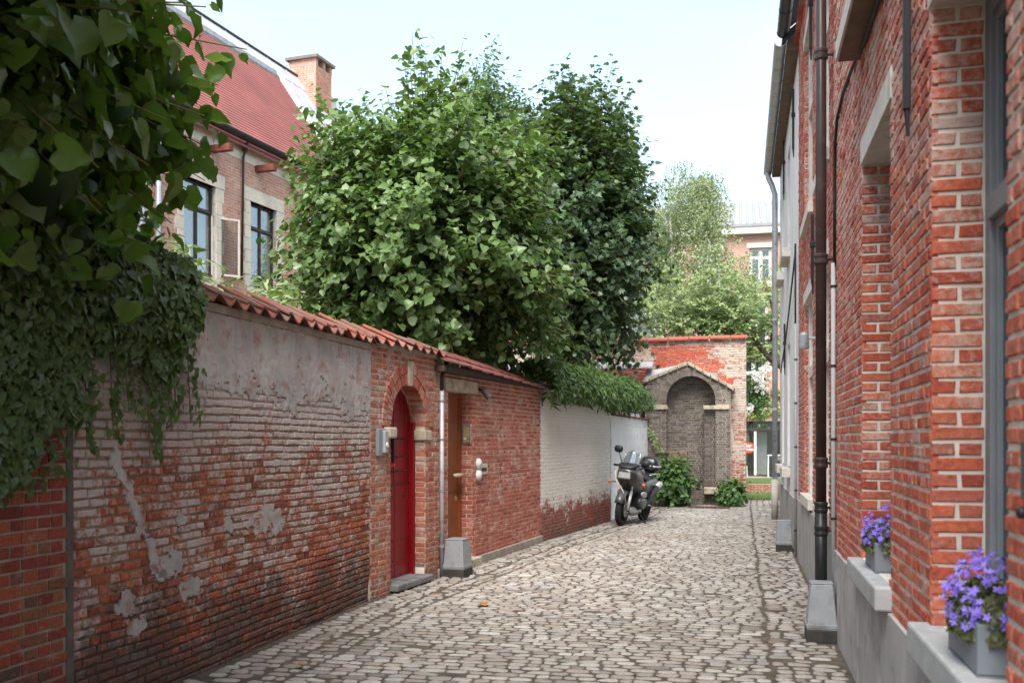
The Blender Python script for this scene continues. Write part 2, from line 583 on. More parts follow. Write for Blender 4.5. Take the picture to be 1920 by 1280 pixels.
def leaves(parent, kind, P, T, Nn, S, mat, parts=0, part_name='leaf', rest='foliage', rnd=None, curl=0.0, skip=None):
    """P positions, T tip directions, Nn face normals, S sizes; nearest `parts` become objects of their own"""
    V0, F0 = TPL[kind]
    Nn = norm(Nn); T = norm(T - Nn * np.sum(T * Nn, axis=1, keepdims=True)); X = np.cross(T, Nn)
    n = len(P); rnd = nrg.random(n) if rnd is None else rnd
    cz = 1.0 + curl * nrg.normal(size=n)
    pick = np.zeros(n, bool)
    if parts:
        D = -P[:, 0] * CC + P[:, 1] * CS; Rr = P[:, 0] * CS + P[:, 1] * CC
        px = 960 + F_PX * Rr / np.maximum(D, .1); py = 825 - F_PX * (P[:, 2] - CAM_H) / np.maximum(D, .1)
        ok = (D > .5) & (px > 5) & (px < 1915) & (py > 5) & (py < 1275)
        if skip is not None: ok &= ~skip(px, py)
        sc = np.where(ok, D - 1.5 * S, 1e9); idx = np.argsort(sc)[:parts]; pick[idx[sc[idx] < 1e8]] = True
        tm = []
        for q in range(8):
            me = np_mesh(part_name, V0 * np.array([1 + .12 * nrg.normal(), 1, .5 + .3 * (q % 4)]) + nrg.normal(size=V0.shape) * (np.array([.035, .035, .05]) if kind in ('big', 'heart', 'maple', 'ivy') else .0), F0, np.full(len(F0), (q + .5) / 8), smooth=True)
            me.materials.append(mat); tm.append(me)
        org = ORG[parent.name]
        for i in np.nonzero(pick)[0]:
            o = bpy.data.objects.new(part_name, tm[min(7, int(rnd[i] * 8))]); COL.objects.link(o); o.parent = parent
            s = S[i]; a, b, c = X[i] * s, T[i] * s, Nn[i] * s; p = P[i] - np.array(org)
            o.matrix_local = Matrix(((a[0], b[0], c[0], p[0]), (a[1], b[1], c[1], p[1]), (a[2], b[2], c[2], p[2]), (0, 0, 0, 1)))
    k = ~pick; m = int(k.sum())
    if m == 0: return
    A = (P[k][:, None, :] + S[k][:, None, None] * (V0[None, :, 0:1] * X[k][:, None, :] + V0[None, :, 1:2] * T[k][:, None, :] + (V0[None, :, 2:3] * cz[k][:, None, None]) * Nn[k][:, None, :]))
    if kind in ('big', 'heart', 'maple', 'ivy'): A = A + nrg.normal(size=A.shape) * (S[k] * .032)[:, None, None]
    FF = (F0[None] + (np.arange(m) * len(V0))[:, None, None]).reshape(-1, 3)
    org = np.array(ORG[parent.name])
    me = np_mesh(rest, A.reshape(-1, 3) - org, FF, np.repeat(rnd[k], len(F0)), smooth=True)
    o = link_mesh(rest, me, mat, parent, org); o['kind'] = 'stuff'
    return o

def crown(center, radii, n_shoot, per, seed, inner=.5, up=.35, lump=.35, lf=2.0, zmin=None, flat=.6, spread=.35, out=.55, ext=.16):
    """leaf positions on shoots growing out of an uneven ellipsoid"""
    g = np.random.default_rng(seed)
    d = norm(g.normal(size=(n_shoot, 3)))
    nz = np.array([mnoise.fractal(Vector((x * lf + seed, y * lf, z * lf)), 1.0, 2.0, 3) for x, y, z in d])
    rr = 1.0 + lump * nz * 1.3
    cen, rad = np.array(center), np.array(radii)
    dirw = norm(d * rad)
    tipd = norm(dirw + np.array([0, 0, up]) + .25 * g.normal(size=(n_shoot, 3)))
    f1 = rr * (1 - .55 * g.random(n_shoot) ** 2.2)
    base = cen + d * rad * (f1 * inner)[:, None]
    end = cen + d * rad * f1[:, None] + tipd * (rad.mean() * (.02 + ext * g.random((n_shoot, 1)) ** 2))
    t = (np.arange(per) + .5) / per
    tt = np.clip(t[None, :, None] + g.normal(size=(n_shoot, per, 1)) * .03, 0, 1.05)
    P = base[:, None] + (end - base)[:, None] * tt + g.normal(size=(n_shoot, per, 3)) * spread * .16
    D3 = np.repeat(tipd[:, None], per, 1)
    Nn = np.array([0, 0, flat])[None, None] + out * D3 + .42 * g.normal(size=(n_shoot, per, 3))
    T = D3 * .7 + np.array([0, 0, -.55])[None, None] + .75 * g.normal(size=(n_shoot, per, 3))
    P, Nn, T = P.reshape(-1, 3), Nn.reshape(-1, 3), T.reshape(-1, 3)
    keep = np.ones(len(P), bool)
    if zmin is not None: keep = P[:, 2] > zmin + .15 * g.normal(size=len(P))
    return P[keep], T[keep], Nn[keep], (base, end)

def shoots_mesh(parent, be, mat, frac=.4, r0=.008, r1=.003, name='shoots'):
    base, end = be; mb = MB()
    for i in range(int(len(base) * frac)):
        mb.tube([base[i], end[i]], [r0, r1], 4, False)
    o = mb.build(name, mat, parent); o['kind'] = 'stuff'

def trunk(parent, p0, p1, r0, r1, mat, limbs=(), name='trunk'):
    mb = MB(); p0, p1 = Vector(p0), Vector(p1)
    pts = []; rad = []
    for i in range(7):
        t = i / 6; q = p0.lerp(p1, t) + Vector((rng.uniform(-1, 1), rng.uniform(-1, 1), 0)) * (.05 * (p1 - p0).length * .3 * (0 < i))
        pts.append(q); rad.append(r0 + (r1 - r0) * t + (.35 * r0 if i == 0 else 0))
    mb.tube(pts, rad, 10)
    mb.build(name, mat, parent, smooth=True)
    for (t, e, r) in limbs:
        b = pts[min(6, int(t * 6))]; e = Vector(e); mid = b.lerp(e, .5) + Vector((0, 0, .12 * (e - b).length))
        MB().tube([b, b.lerp(mid, .6), mid, e], [r, r * .8, r * .6, r * .25], 7).build('limb', mat, parent, smooth=True)
# ------------------------------------------------------------------ shared materials
M_mortar = surf('lime_mortar', (.58, .48, .37), .95, .22, 9, .6, 150, rv=0)
M_mortar_old = brick_mat('old_mortar', [(.36, .27, .18), (.36, .27, .18)], soot=((.085, .07, .058), [(0, .68), (.35, .62), (.62, .48), (.95, .30), (8, .1)], 1.3), wash=((.6, .56, .51), [(0, .1), (1.0, .30), (1.7, .45), (2.0, .7), (8, .75)], 3.0))
M_mortar_pale = surf('pale_mortar', (.72, .68, .61), .95, .14, 9, .6, 150, rv=0)
M_mortar_grey = surf('grey_mortar', (.36, .31, .25), .95, .18, 9, .5, 150, rv=0)
M_brick_old = brick_mat('old_brick', [(.22, .075, .05), (.38, .10, .055), (.48, .145, .075), (.44, .115, .06), (.33, .15, .095), (.54, .19, .09)],
    wash=((.58, .54, .52), [(0, .40), (.45, .47), (.9, .505), (1.35, .53), (1.7, .60), (2.05, .85), (8, .9)], 1.9, .85),
    soot=((.10, .085, .075), [(0, .60), (.35, .55), (.62, .45), (.95, .30), (1.3, .1), (8, .1)], 1.3, .8), bump=.9)
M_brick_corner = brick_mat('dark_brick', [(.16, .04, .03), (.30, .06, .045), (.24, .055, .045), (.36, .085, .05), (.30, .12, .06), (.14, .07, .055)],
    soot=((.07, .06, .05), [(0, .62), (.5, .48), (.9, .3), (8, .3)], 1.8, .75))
M_brick_door = brick_mat('door_wall_brick', [(.34, .10, .07), (.42, .13, .085), (.50, .17, .11), (.45, .15, .105), (.38, .19, .15), (.54, .23, .15), (.32, .25, .22)],
    wash=((.66, .58, .51), [(0, .38), (.5, .44), (1.2, .46), (8, .48)], 3.4, .55), soot=((.12, .10, .085), [(0, .62), (.25, .45), (.6, .2), (8, .05)], 1.8, .7))
M_brick_door2 = brick_mat('brown_door_wall_brick', [(.32, .085, .065), (.42, .12, .085), (.48, .15, .105), (.43, .13, .095), (.52, .19, .13)],
    wash=((.68, .57, .50), [(0, .42), (1.2, .47), (8, .50)], 3.4, .5), soot=((.12, .10, .085), [(0, .48), (.2, .32), (.5, .12), (8, .02)], 1.8, .6))
M_brick_white = brick_mat('whitewashed_brick', [(.22, .06, .05), (.32, .08, .055), (.26, .09, .07)],
    wash=((.80, .77, .71), [(0, .30), (.35, .42), (.62, .56), (.95, .86), (8, 1.0)], 2.0, .96), soot=((.10, .085, .075), [(0, .55), (.25, .45), (.6, .22), (8, .1)], 2.0, .7))
M_mortar_white = brick_mat('whitewashed_mortar', [(.34, .27, .2), (.34, .27, .2)], wash=((.74, .71, .65), [(0, .25), (.4, .42), (.7, .6), (1.0, .9), (8, 1.0)], 2.0))
M_plaster = surf('weathered_plaster', (.50, .485, .47), .93, .22, 3.5, .5, 40, rv=0, dirt=((.36, .20, .155), .35, 7.0), streak=.35)
M_white = surf('white_limewash', (.88, .87, .85), .9, .05, 2.0, .35, 45, rv=0, dirt=((.55, .53, .49), .12, 2.0))
M_pantile = surf('clay_pantile', (.30, .095, .065), .8, .35, 9, .5, 90, rv=.45, dirt=((.17, .13, .10), .5, 6.0))
M_tile_flat = surf('clay_flat_tile', (.22, .062, .05), .75, .3, 7, .4, 80, rv=.35, dirt=((.10, .085, .075), .35, 5.0))
M_stone = surf('pale_limestone', (.56, .50, .39), .9, .2, 7, .5, 70, rv=.15, dirt=((.24, .19, .13), .35, 6.0))
M_stone_w = surf('white_stone', (.70, .66, .58), .9, .14, 7, .4, 70, rv=.1, dirt=((.45, .40, .33), .2, 6.0))
M_step = surf('bluestone_step', (.20, .20, .20), .85, .25, 9, .5, 60, rv=0, dirt=((.10, .09, .08), .3, 8.0))
M_red = surf('red_door_paint', (.25, .004, .010), .42, .16, 5, .12, 60, rv=.12, dirt=((.10, .004, .006), .12, 5.0))
M_red_hot = surf('bright_red_paint', (.75, .05, .05), .4, .1, 8, 0)
M_wood = surf('varnished_wood', (.30, .085, .025), .5, .25, 3, .2, 60, rv=.1, streak=.5)
M_black = surf('black_iron', (.018, .018, .02), .5, .3, 20, .2, 90, rv=0)
M_zinc = surf('grey_zinc', (.52, .545, .57), .45, .12, 4, .1, 40, metal=.3, rv=.05, dirt=((.22, .23, .24), .25, 6.0))
M_zincbox = surf('painted_zinc', (.34, .36, .38), .5, .14, 5, .12, 50, metal=.25, rv=0, dirt=((.20, .19, .18), .3, 5.0))
M_darkrubber = surf('dark_base', (.045, .042, .04), .8, .3, 15, .3, 60, rv=0)
M_plasticgrey = surf('grey_plastic', (.30, .32, .34), .45, .1, 8, 0)
M_cream = surf('cream_plastic', (.62, .56, .43), .5, .1, 8, 0)
M_brass = surf('brass_plate', (.62, .50, .26), .4, .12, 8, .05, 60, metal=.4)
M_chrome = surf('satin_steel', (.66, .66, .64), .3, .1, 8, 0, metal=.9)
M_whitep = surf('white_enamel', (.82, .81, .78), .35, .05, 8, 0)
M_bark = surf('grey_brown_bark', (.14, .11, .085), .95, .4, 12, .8, 50, rv=0)
M_twig = surf('green_brown_shoot', (.20, .17, .06), .8, .3, 12, 0, rv=.2)

# ------------------------------------------------------------------ ground and street
def XL(y):
    pts = [(-5, -3.62), (9.45, -3.62), (15.5, -3.10), (19.9, -2.55), (25.0, -2.30), (40, -2.3)]
    for (a, xa), (b, xb) in zip(pts, pts[1:]):
        if y <= b: return xa + (xb - xa) * (y - a) / (b - a)
    return -2.3
XR = 0.74

M_earth = surf('bare_earth', (.15, .115, .085), .98, .35, 5, .9, 45, rv=0, bd=.02)
t = NT('street_bed'); p = t.pos()
c = t.mix(t.rng(t.noise(p, 7, 5), .3, .7), (.065, .05, .038), (.15, .12, .092))
c = t.mix(t.math('MULTIPLY', t.rng(t.noise(p, 2.3, 5, .65), .56, .68), .6), c, (.06, .085, .025))
M_bed = t.finish(c, .98, t.bump(t.noise(p, 55, 5, .7), .9, .02))

g = MB(); g.add([(-300, -60, -.06), (300, -60, -.06), (300, 420, -.06), (-300, 420, -.06)], [(0, 1, 2, 3)])
tag(g.build('ground', M_earth), kind='structure')

# street bed with a gently uneven surface
NX, NY = 26, 110
V = []; F = []
for j in range(NY + 1):
    y = 1.5 + j * (27.6 - 1.5) / NY
    x0, x1 = XL(y) - .25, (XR + .2 if y < 21 else 3.2)
    for i in range(NX + 1):
        x = x0 + (x1 - x0) * i / NX
        V.append((x, y, -.004 + .0025 * mnoise.noise(Vector((x * 2.2, y * 2.2, 0)))))
for j in range(NY):
    for i in range(NX):
        a = j * (NX + 1) + i; F.append((a, a + 1, a + NX + 2, a + NX + 1))
street = link_mesh('street', np_mesh('street', np.array(V), np.array(F)), M_bed); tag(street, kind='structure')

t = NT('cobble_stone'); p = t.pos(); a = t.attr()
c = t.ramp(a, [(0, (.17, .15, .13)), (.14, (.27, .245, .215)), (.3, (.34, .315, .28)), (.5, (.41, .385, .35)), (.62, (.31, .285, .255)), (.76, (.30, .245, .21)), (.88, (.24, .235, .23)), (1, (.45, .43, .40))])
c = t.mix(1.0, c, t.ramp(t.noise(p, 45, 5, .65), [(.3, (.70, .68, .66)), (.5, (1, 1, 1)), (.72, (1.18, 1.17, 1.15))]), 'MULTIPLY')
c = t.mix(t.math('MULTIPLY', t.rng(t.noise(p, .8, 5, .65), .48, .64), .45), c, (.22, .185, .155))
M_cobble = t.finish(c, t.rng(t.noise(p, 20, 3), .3, .7, .55, .8), t.bump(t.noise(p, 90, 5, .65), .55, .006), 0, .45)

AN = np.linspace(0, 2 * np.pi, 9)[:-1] + np.pi / 8
def cobble_verts(w, d, h):
    """rounded, uneven stone: 8-sided rings and a top point"""
    ex = 2.0 / rng.uniform(2.6, 4.2)
    cx = np.sign(np.cos(AN)) * np.abs(np.cos(AN)) ** ex; sy = np.sign(np.sin(AN)) * np.abs(np.sin(AN)) ** ex
    jr = 1 + nrg.normal(size=8) * .07
    x = cx * jr * w / 2; y = sy * jr * d / 2
    tilt = nrg.normal(size=2) * .05
    out = []
    for k, z in ((1.0, -.03), (.97, h * .05), (.80, h * .66), (.45, h)):
        X, Y = x * k, y * k
        out.append(np.stack([X, Y, z + (X * tilt[0] + Y * tilt[1]) * (z > 0) + nrg.normal(size=8) * .0012 * (z > 0)], 1))
    out.append(np.array([[0, 0, h * 1.02]]))
    return np.concatenate(out)
CF4 = np.array([(r * 8 + k, r * 8 + (k + 1) % 8, (r + 1) * 8 + (k + 1) % 8, (r + 1) * 8 + k) for r in range(3) for k in range(8)])
CF3 = np.array([(24 + k, 24 + (k + 1) % 8, 32) for k in range(8)])
stones = []
def lay_band(xa, xb, y0, y1, pitch, wmin, wmax, gap, seed, hgt=.022, drop=.03):
    y = y0; r = 0
    while y < y1:
        x = (xa(y) if callable(xa) else xa) + rng.uniform(0, .03)
        xe = xb(y) if callable(xb) else xb
        while x < xe - .03:
            w = rng.uniform(wmin, wmax)
            w = min(w, xe - x)
            if w < .05: break
            yy = y + .030 * mnoise.noise(Vector((x * .7 + seed, y * .5, seed))) + rng.uniform(-.004, .004)
            if rng.random() > drop:
                d = pitch * rng.uniform(.64, .80)
                stones.append((x + w / 2, yy, w - gap * rng.uniform(.5, 1.3), d - gap * .6, hgt * rng.uniform(.6, 1.15), rng.uniform(-.05, .05)))
            x += w
        y += pitch * rng.uniform(.93, 1.07); r += 1
wv = lambda y, s: .05 * mnoise.noise(Vector((y * .9, s, 0))) + .03 * mnoise.noise(Vector((y * 3.1, s, 4)))
lay_band(lambda y: XL(y) + .04, lambda y: XL(y) + .42 + wv(y, 1), 3.0, 25.0, .122, .11, .21, .014, 1, .010, .03)
lay_band(lambda y: XL(y) + .425 + wv(y, 1), lambda y: XL(y) + .66 + wv(y, 2), 3.0, 25.0, .118, .10, .18, .018, 2, .006, .05)
lay_band(lambda y: XL(y) + .665 + wv(y, 2), lambda y: .20 + wv(y, 3), 3.0, 25.1, .108, .09, .20, .008, 3, .0055, .008)
lay_band(lambda y: .198 + wv(y, 3), .72, 3.0, 20.8, .116, .09, .20, .018, 5, .009, .06)
lay_band(.21, 3.0, 20.8, 25.1, .12, .10, .19, .014, 6, .006, .01)
lay_band(-.1, 3.0, 25.3, 27.4, .15, .14, .17, .016, 8, .010, .0)
order = []
for i, s_ in enumerate(stones):
    q = project((s_[0], s_[1], 0))
    if q and 6 < q[0] < 1914 and 6 < q[1] < 1274: order.append((s_[2] * s_[3] / q[2] ** 3, i))
order.sort(reverse=True)
pick = set(i for _, i in order[:300])
V, F4, F3, R4, R3 = [], [], [], [], []
nv = 0
for i, (x, y, w, d, h, rz) in enumerate(stones):
    cv = cobble_verts(w, d, max(.003, h)); rv = rng.random()
    ca, sa = math.cos(rz), math.sin(rz)
    cv = np.stack([cv[:, 0] * ca - cv[:, 1] * sa, cv[:, 0] * sa + cv[:, 1] * ca, cv[:, 2]], 1)
    if i in pick:
        link_mesh('cobble', np_mesh('cobble', cv, [CF4, CF3], np.full(32, rv), smooth=True), M_cobble, street, (x, y, 0))
    else:
        V.append(cv + np.array([x, y, 0])); F4.append(CF4 + nv); F3.append(CF3 + nv); nv += 33
        R4.append(np.full(24, rv)); R3.append(np.full(8, rv))
o = link_mesh('cobbles', np_mesh('cobbles', np.concatenate(V), [np.concatenate(F4), np.concatenate(F3)], np.concatenate(R4 + R3), smooth=True), M_cobble, street); o['kind'] = 'stuff'

# ------------------------------------------------------------------ left: corner wall and old wall
def wall_thing(label, loc, cat='wall'): return thing('brick_wall', loc, label, cat)

WA = Frame((-3.61, 2.0), (0, 1))
wa = wall_thing('dark shaded brick wall under hanging ivy at the left edge', (-3.61, 3.4, 0))
slab(WA, rect(0, 2.8, -.06, 2.6), n0=-.32, n1=-.008).build('mortar', M_mortar_grey, wa)
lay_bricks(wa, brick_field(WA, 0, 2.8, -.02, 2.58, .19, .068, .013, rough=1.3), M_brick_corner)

WB = Frame((-3.62, 4.84), (0, 1)); LB = 9.40 - 4.84
wb = wall_thing('long weathered old brick wall with peeling grey plaster and sooty base', (-3.62, 7.1, 0))
def wob(u, v): return .02 * mnoise.noise(Vector((u * .9, v * 1.1, 4.0)))
class WavyFrame(Frame):
    def __call__(self, u, v, n=0.0): return Frame.__call__(self, u, v, n + wob(u, v) - .05 * max(0.0, .35 - v))
WBw = WavyFrame((-3.62, 4.84), (0, 1))
# mortar face follows the same bulges
mb = MB(); nu, nvv = 46, 27
vs = []
for j in range(nvv + 1):
    for i in range(nu + 1):
        u, v = LB * i / nu, -.06 + 2.62 * j / nvv
        vs.append(WBw(u, v, -.009 + .004 * mnoise.noise(Vector((u * 9, v * 9, 1)))))
bk = len(vs); vs += [WB(0, -.06, -.33), WB(LB, -.06, -.33), WB(LB, 2.56, -.33), WB(0, 2.56, -.33)]
fs = [(j * (nu + 1) + i, j * (nu + 1) + i + 1, (j + 1) * (nu + 1) + i + 1, (j + 1) * (nu + 1) + i) for j in range(nvv) for i in range(nu)]
fs.append((bk + 3, bk + 2, bk + 1, bk))
fs.append(tuple([nvv * (nu + 1) + i for i in range(nu + 1)] + [bk + 2, bk + 3]))
fs.append(tuple([j * (nu + 1) for j in range(nvv + 1)][::-1] + [bk, bk + 3][::1]))
fs.append(tuple([j * (nu + 1) + nu for j in range(nvv + 1)] + [bk + 2, bk + 1]))
mb.add(vs, fs); mb.build('mortar', M_mortar_old, wb)
recs = brick_field(WBw, 0, LB, -.02, 2.5, .158, .0565, .0150, bond='mixed', rough=2.0)
# each course sags a little
recs = [(a, b + rng.uniform(-.003, .003), c, d + .014 * mnoise.noise(Vector((b * .7, d * .5, 9))) + rng.uniform(-.003, .003), e + .014 * mnoise.noise(Vector((b * .7, d * .5, 9))) + rng.uniform(-.003, .003), f_ + rng.uniform(0, .006), g_) for a, b, c, d, e, f_, g_ in recs]
lay_bricks(wb, recs, M_brick_old, skip=lambda q: (q[0] < 385 and q[1] < 760) or q[1] < 690)

def plaster(fr, u0, u1, v0, v1, inside, name, thick=.014, step=.022):
    """ragged-edged sheet of render lying on the bricks"""
    nu, nw = int((u1 - u0) / step), int((v1 - v0) / step)
    idx = {}; vs = []; fs = []
    def vert(i, j, low):
        k = (i, j, low)
        if k not in idx:
            u, v = u0 + i * step, v0 + j * step
            jj = mnoise.noise(Vector((u * 25, v * 25, 3.3))) * .008
            h = thick * (.8 + .5 * mnoise.noise(Vector((u * 3, v * 3, 2)))) + .0035 * mnoise.noise(Vector((u * 19, v * 19, 5)))
            idx[k] = len(vs); vs.append(fr(u + jj, v + jj, -.006 if low else h))
        return idx[k]
    on = {(i, j) for i in range(nu) for j in range(nw) if inside(u0 + (i + .5) * step, v0 + (j + .5) * step)}
    for (i, j) in on:
        fs.append((vert(i, j, 0), vert(i + 1, j, 0), vert(i + 1, j + 1, 0), vert(i, j + 1, 0)))
        for (di, dj, a, b) in ((0, -1, (0, 0), (1, 0)), (1, 0, (1, 0), (1, 1)), (0, 1, (1, 1), (0, 1)), (-1, 0, (0, 1), (0, 0))):
            if (i + di, j + dj) not in on:
                fs.append((vert(i + a[0], j + a[1], 0), vert(i + b[0], j + b[1], 0), vert(i + b[0], j + b[1], 1), vert(i + a[0], j + a[1], 1)))
    mb = MB(); mb.add(vs, fs, .5); return mb.build(name, M_plaster, wb, smooth=False)
def in_top(u, v):
    edge = 2.0 - .03 * u + .12 * mnoise.fractal(Vector((u * 1.6, v * 1.6, 1)), 1, 2, 5) + .10 * mnoise.fractal(Vector((u * 8, v * 14, 7)), 1, 2, 4)
    hole = mnoise.fractal(Vector((u * 6, v * 9, 8)), 1, 2, 5) > .42 + 1.0 * (v - 1.95)
    return v > edge and not hole
plaster(WBw, .02, LB - .005, 1.7, 2.5, in_top, 'plaster', .014, .018)
def blob(cu, cv, ru, rv, sd):
    def f(u, v):
        q = ((u - cu) / ru) ** 2 + ((v - cv) / rv) ** 2
        return q + 1.5 * mnoise.fractal(Vector((u * 9, v * 12, sd)), 1, 2, 5) < .75
    return f
for (cu, cv, ru, rv, sd) in ((.95, .80, .20, .10, 1), (1.22, .60, .13, .10, 2), (.48, .62, .10, .07, 3), (2.35, .98, .30, .12, 4), (1.75, .98, .05, .06, 5), (1.1, 1.08, .05, .05, 6), (.40, 1.52, .06, .05, 7), (.60, .46, .10, .06, 8)):
    plaster(WBw, cu - ru * 1.6, cu + ru * 1.6, cv - rv * 1.6, cv + rv * 1.6, blob(cu, cv, ru, rv, sd), 'plaster_patch', .012, .010)
def streakf(u, v):
    c0 = .38 + (1.5 - v) * .62 + .05 * mnoise.noise(Vector((v * 5, 1, 1)))
    return .72 < v < 1.48 and abs(u - c0) < .030 + .06 * mnoise.fractal(Vector((v * 11, u * 11, 2)), 1, 2, 4) + .03 * (1.5 - v)
plaster(WBw, .2, 1.1, .7, 1.5, streakf, 'plaster_patch', .012, .010)
# cement joint between the two walls
mb = MB(); mb.fbox(WB, -.045, .0, -.05, 2.3, -.1, .012, jit=.006); mb.build('cement_joint', M_darkrubber if False else surf('cement_joint', (.13, .115, .10), .95, .3, 9, .8, 60, rv=0), wb)

# pantile coping
def pantile(fr, u, v, w=.235, length=.42, tilt=R_(24), over=.085):
    """one S-shaped clay tile lying across the wall top, falling to the street"""
    n = 10; rings = []
    for k in range(3):
        s = k / 2 * length
        ring_t, ring_b = [], []
        for i in range(n + 1):
            x = i / n
            h = .034 * math.sin(2 * math.pi * (x * .92 + .12)) + .008 * (x > .85)
            uu = u + (x - .08) * w * 1.10
            nn = over - s * math.cos(tilt); vv = v + h + s * math.sin(tilt)
            ring_t.append(fr(uu, vv + .008, nn)); ring_b.append(fr(uu, vv - .008, nn))
        rings.append(ring_t + ring_b[::-1])
    mb = MB(); mb.loft(rings); return mb
def cope(parent, fr, u0, u1, vf, name='roof_tile'):
    u = u0
    while u < u1:
        pantile(fr, u, vf(u) + rng.uniform(-.012, .012), tilt=R_(rng.uniform(20, 27)), over=.085 + rng.uniform(-.02, .02)).build(name, M_pantile, parent, smooth=False)
        u += .232 + rng.uniform(-.012, .012)
M_bedding = surf('coping_mortar', (.40, .36, .31), .95, .25, 9, .8, 70, rv=0)
mb = MB(); mb.fbox(WB, 0, LB, 2.50, 2.56, -.33, .02, jit=.0); mb.fbox(WB, 0, LB, 2.56, 2.68, -.33, -.14); mb.build('coping_bed', M_bedding, wb)
cope(wb, WB, .0, LB - .05, lambda u: 2.585)

# ------------------------------------------------------------------ wall with the red door
WC = Frame((-3.62, 9.40), (.0856, .9963)); off = .05
UC0, UC1 = 0.0, 1.80
wc = wall_thing('narrow brick wall with the arched red door and pantile coping', tuple(WC(.9, 0)))
a_l, a_r = .50, 1.42; a_c = (a_l + a_r) / 2; a_h = (a_r - a_l) / 2; a_s = 1.75
DEP = .25
hole = [(a_l - .006, .06)] + [(a_r + .006, .06)] + arc(a_c, a_s, a_h + .006, 0, math.pi, 18)
slab(WC, rect(UC0, UC1, -.06, 2.56), [hole], n0=-.42).build('mortar', M_mortar, wc)
holes = [arch_hole(a_c, a_h, .06, a_s, .0), arch_hole(a_c, a_h + .235, a_s, a_s, .0), rect_hole(a_r - .02, a_r + .16, 1.60, 1.72)]
recs = brick_field(WC, UC0 + .01, UC1, -.02, 2.55, .172, .0575, .015, holes=holes, rough=1.5)
jb = WC.jamb_hi(a_r, DEP)
recs += reveal_field(jb, DEP, .16, 1.60, .0575, .012)
jb2 = WC.jamb_lo(a_l, DEP); recs += brick_field(jb2, .01, DEP, .06, 1.74, .19, .0575, .012, rough=1.2)
lay_bricks(wc, recs, M_brick_door)
ring_bricks(WC, a_c, a_s, a_h, a_h + .115, 0.02, math.pi - .02, 30, -.16, .006, wc, M_brick_door)
ring_bricks(WC, a_c, a_s, a_h + .123, a_h + .228, 0.0, math.pi, 34, -.10, .012, wc, M_brick_door)
# soffit bricks running back into the reveal
for i in range(20):
    b0, b1 = math.pi * (i + .06) / 20, math.pi * (i + .94) / 20
    P = []
    for nn in (-DEP, -.165):
        for R0, b in ((a_h - .004, b0), (a_h + .08, b0), (a_h + .08, b1), (a_h - .004, b1)):
            P.append(WC(a_c + R0 * math.cos(b), a_s + R0 * math.sin(b), nn))
    MB().hexa(P).build('arch_brick', M_brick_door, wc, bevel=.003, seg=1)
# keystone and impost block
P = []
for nn in (-.12, .03):
    for (du, v) in ((-.045, a_s + a_h - .02), (.045, a_s + a_h - .02), (.075, a_s + a_h + .25), (-.075, a_s + a_h + .25)): P.append(WC(a_c + du, v, nn))
MB().hexa(P).build('keystone', M_stone, wc, bevel=.008)
mb = MB(); mb.fbox(WC, a_r - .03, a_r + .15, 1.605, 1.715, -.33, .02, jit=.006); mb.build('impost_stone', M_stone, wc, bevel=.008)
mb = MB(); mb.fbox(WC, UC0, UC1, 2.545, 2.60, -.4, .03); mb.fbox(WC, UC0, UC1, 2.60, 2.70, -.4, -.12); mb.build('coping_bed', M_bedding, wc)
cope(wc, WC, -.02, UC1 - .18, lambda u: 2.605)
# stone base of the jamb
mb = MB(); mb.fbox(WC, a_r + .002, a_r + .03, .0, .16, -DEP, -.012); mb.build('jamb_base', M_mortar_pale, wc)

# the red door: two leaves of boards split by a rail, with studs
dr = thing('red_door', tuple(WC(a_c, .08, -DEP)), 'tall arched bright red plank door with black studs', 'door')
def arch_board(u0, u1, v0, vtop, n0, n1):
    """board whose top follows the arch"""
    k = 6; mb = MB(); front, back = [], []
    us = [u0 + (u1 - u0) * i / k for i in range(k + 1)]
    def top(u):
        d = max(0.0, a_h ** 2 - (u - a_c) ** 2); return min(vtop, a_s + math.sqrt(d)) if vtop > a_s else vtop
    loop = [(u0, v0), (u1, v0)] + [(u, top(u)) for u in us[::-1]]
    vs = [WC(a, b, n1) for a, b in loop] + [WC(a, b, n0) for a, b in loop]; m = len(loop)
    fs = [tuple(range(m)), tuple(range(m, 2 * m))[::-1]] + [(i, (i + 1) % m, (i + 1) % m + m, i + m) for i in range(m)]
    return mb.add(vs, fs)
nb = 6
for (v0, vt, nn) in ((.10, 1.12, -DEP + .075), (1.125, 9, -DEP + .065)):
    for i in range(nb):
        w = (a_r - a_l) / nb
        arch_board(a_l + i * w + .003, a_l + (i + 1) * w - .003, v0, vt, -DEP + .03, nn + .004 * (i % 2)).build('plank', M_red, dr, bevel=.003, seg=1)
st = MB()
for v in (.28, .5, .98, 1.26, 1.42, 1.62):
    for i in range(nb):
        for du in (-.03, .03):
            p = WC(a_l + (i + .5) * (a_r - a_l) / nb + du, v, -DEP + .07)
            mb = MB(); mb.lathe(p, WC.n, [(-.01, .011), (.006, .010), (.012, .004)], 8); mb.build('stud', M_black, dr)
mb = MB(); mb.fbox(WC, a_r - .055, a_r - .002, .08, a_s + .05, -DEP + .002, -DEP + .13); mb.build('door_frame', M_red, dr, bevel=.004)
mb = MB(); mb.fbox(WC, a_l, a_r, 1.108, 1.128, -DEP + .02, -DEP + .082); mb.build('weather_rail', surf('dark_red', (.09, .004, .008), .5, .2, 8, 0), dr)
mb = MB(); mb.fbox(WC, a_c - .06, a_c - .035, 1.33, 1.66, -DEP + .06, -DEP + .10); mb.build('pull_bar', M_black, dr)
for v in (1.31, 1.655):
    mb = MB(); mb.fbox(WC, a_c - .063, a_c - .032, v, v + .04, -DEP + .06, -DEP + .103); mb.build('pull_bar_end', M_red_hot, dr)
ds = thing('door_step', tuple(WC(a_c, 0, 0)), 'worn bluestone step below the red door', 'step')
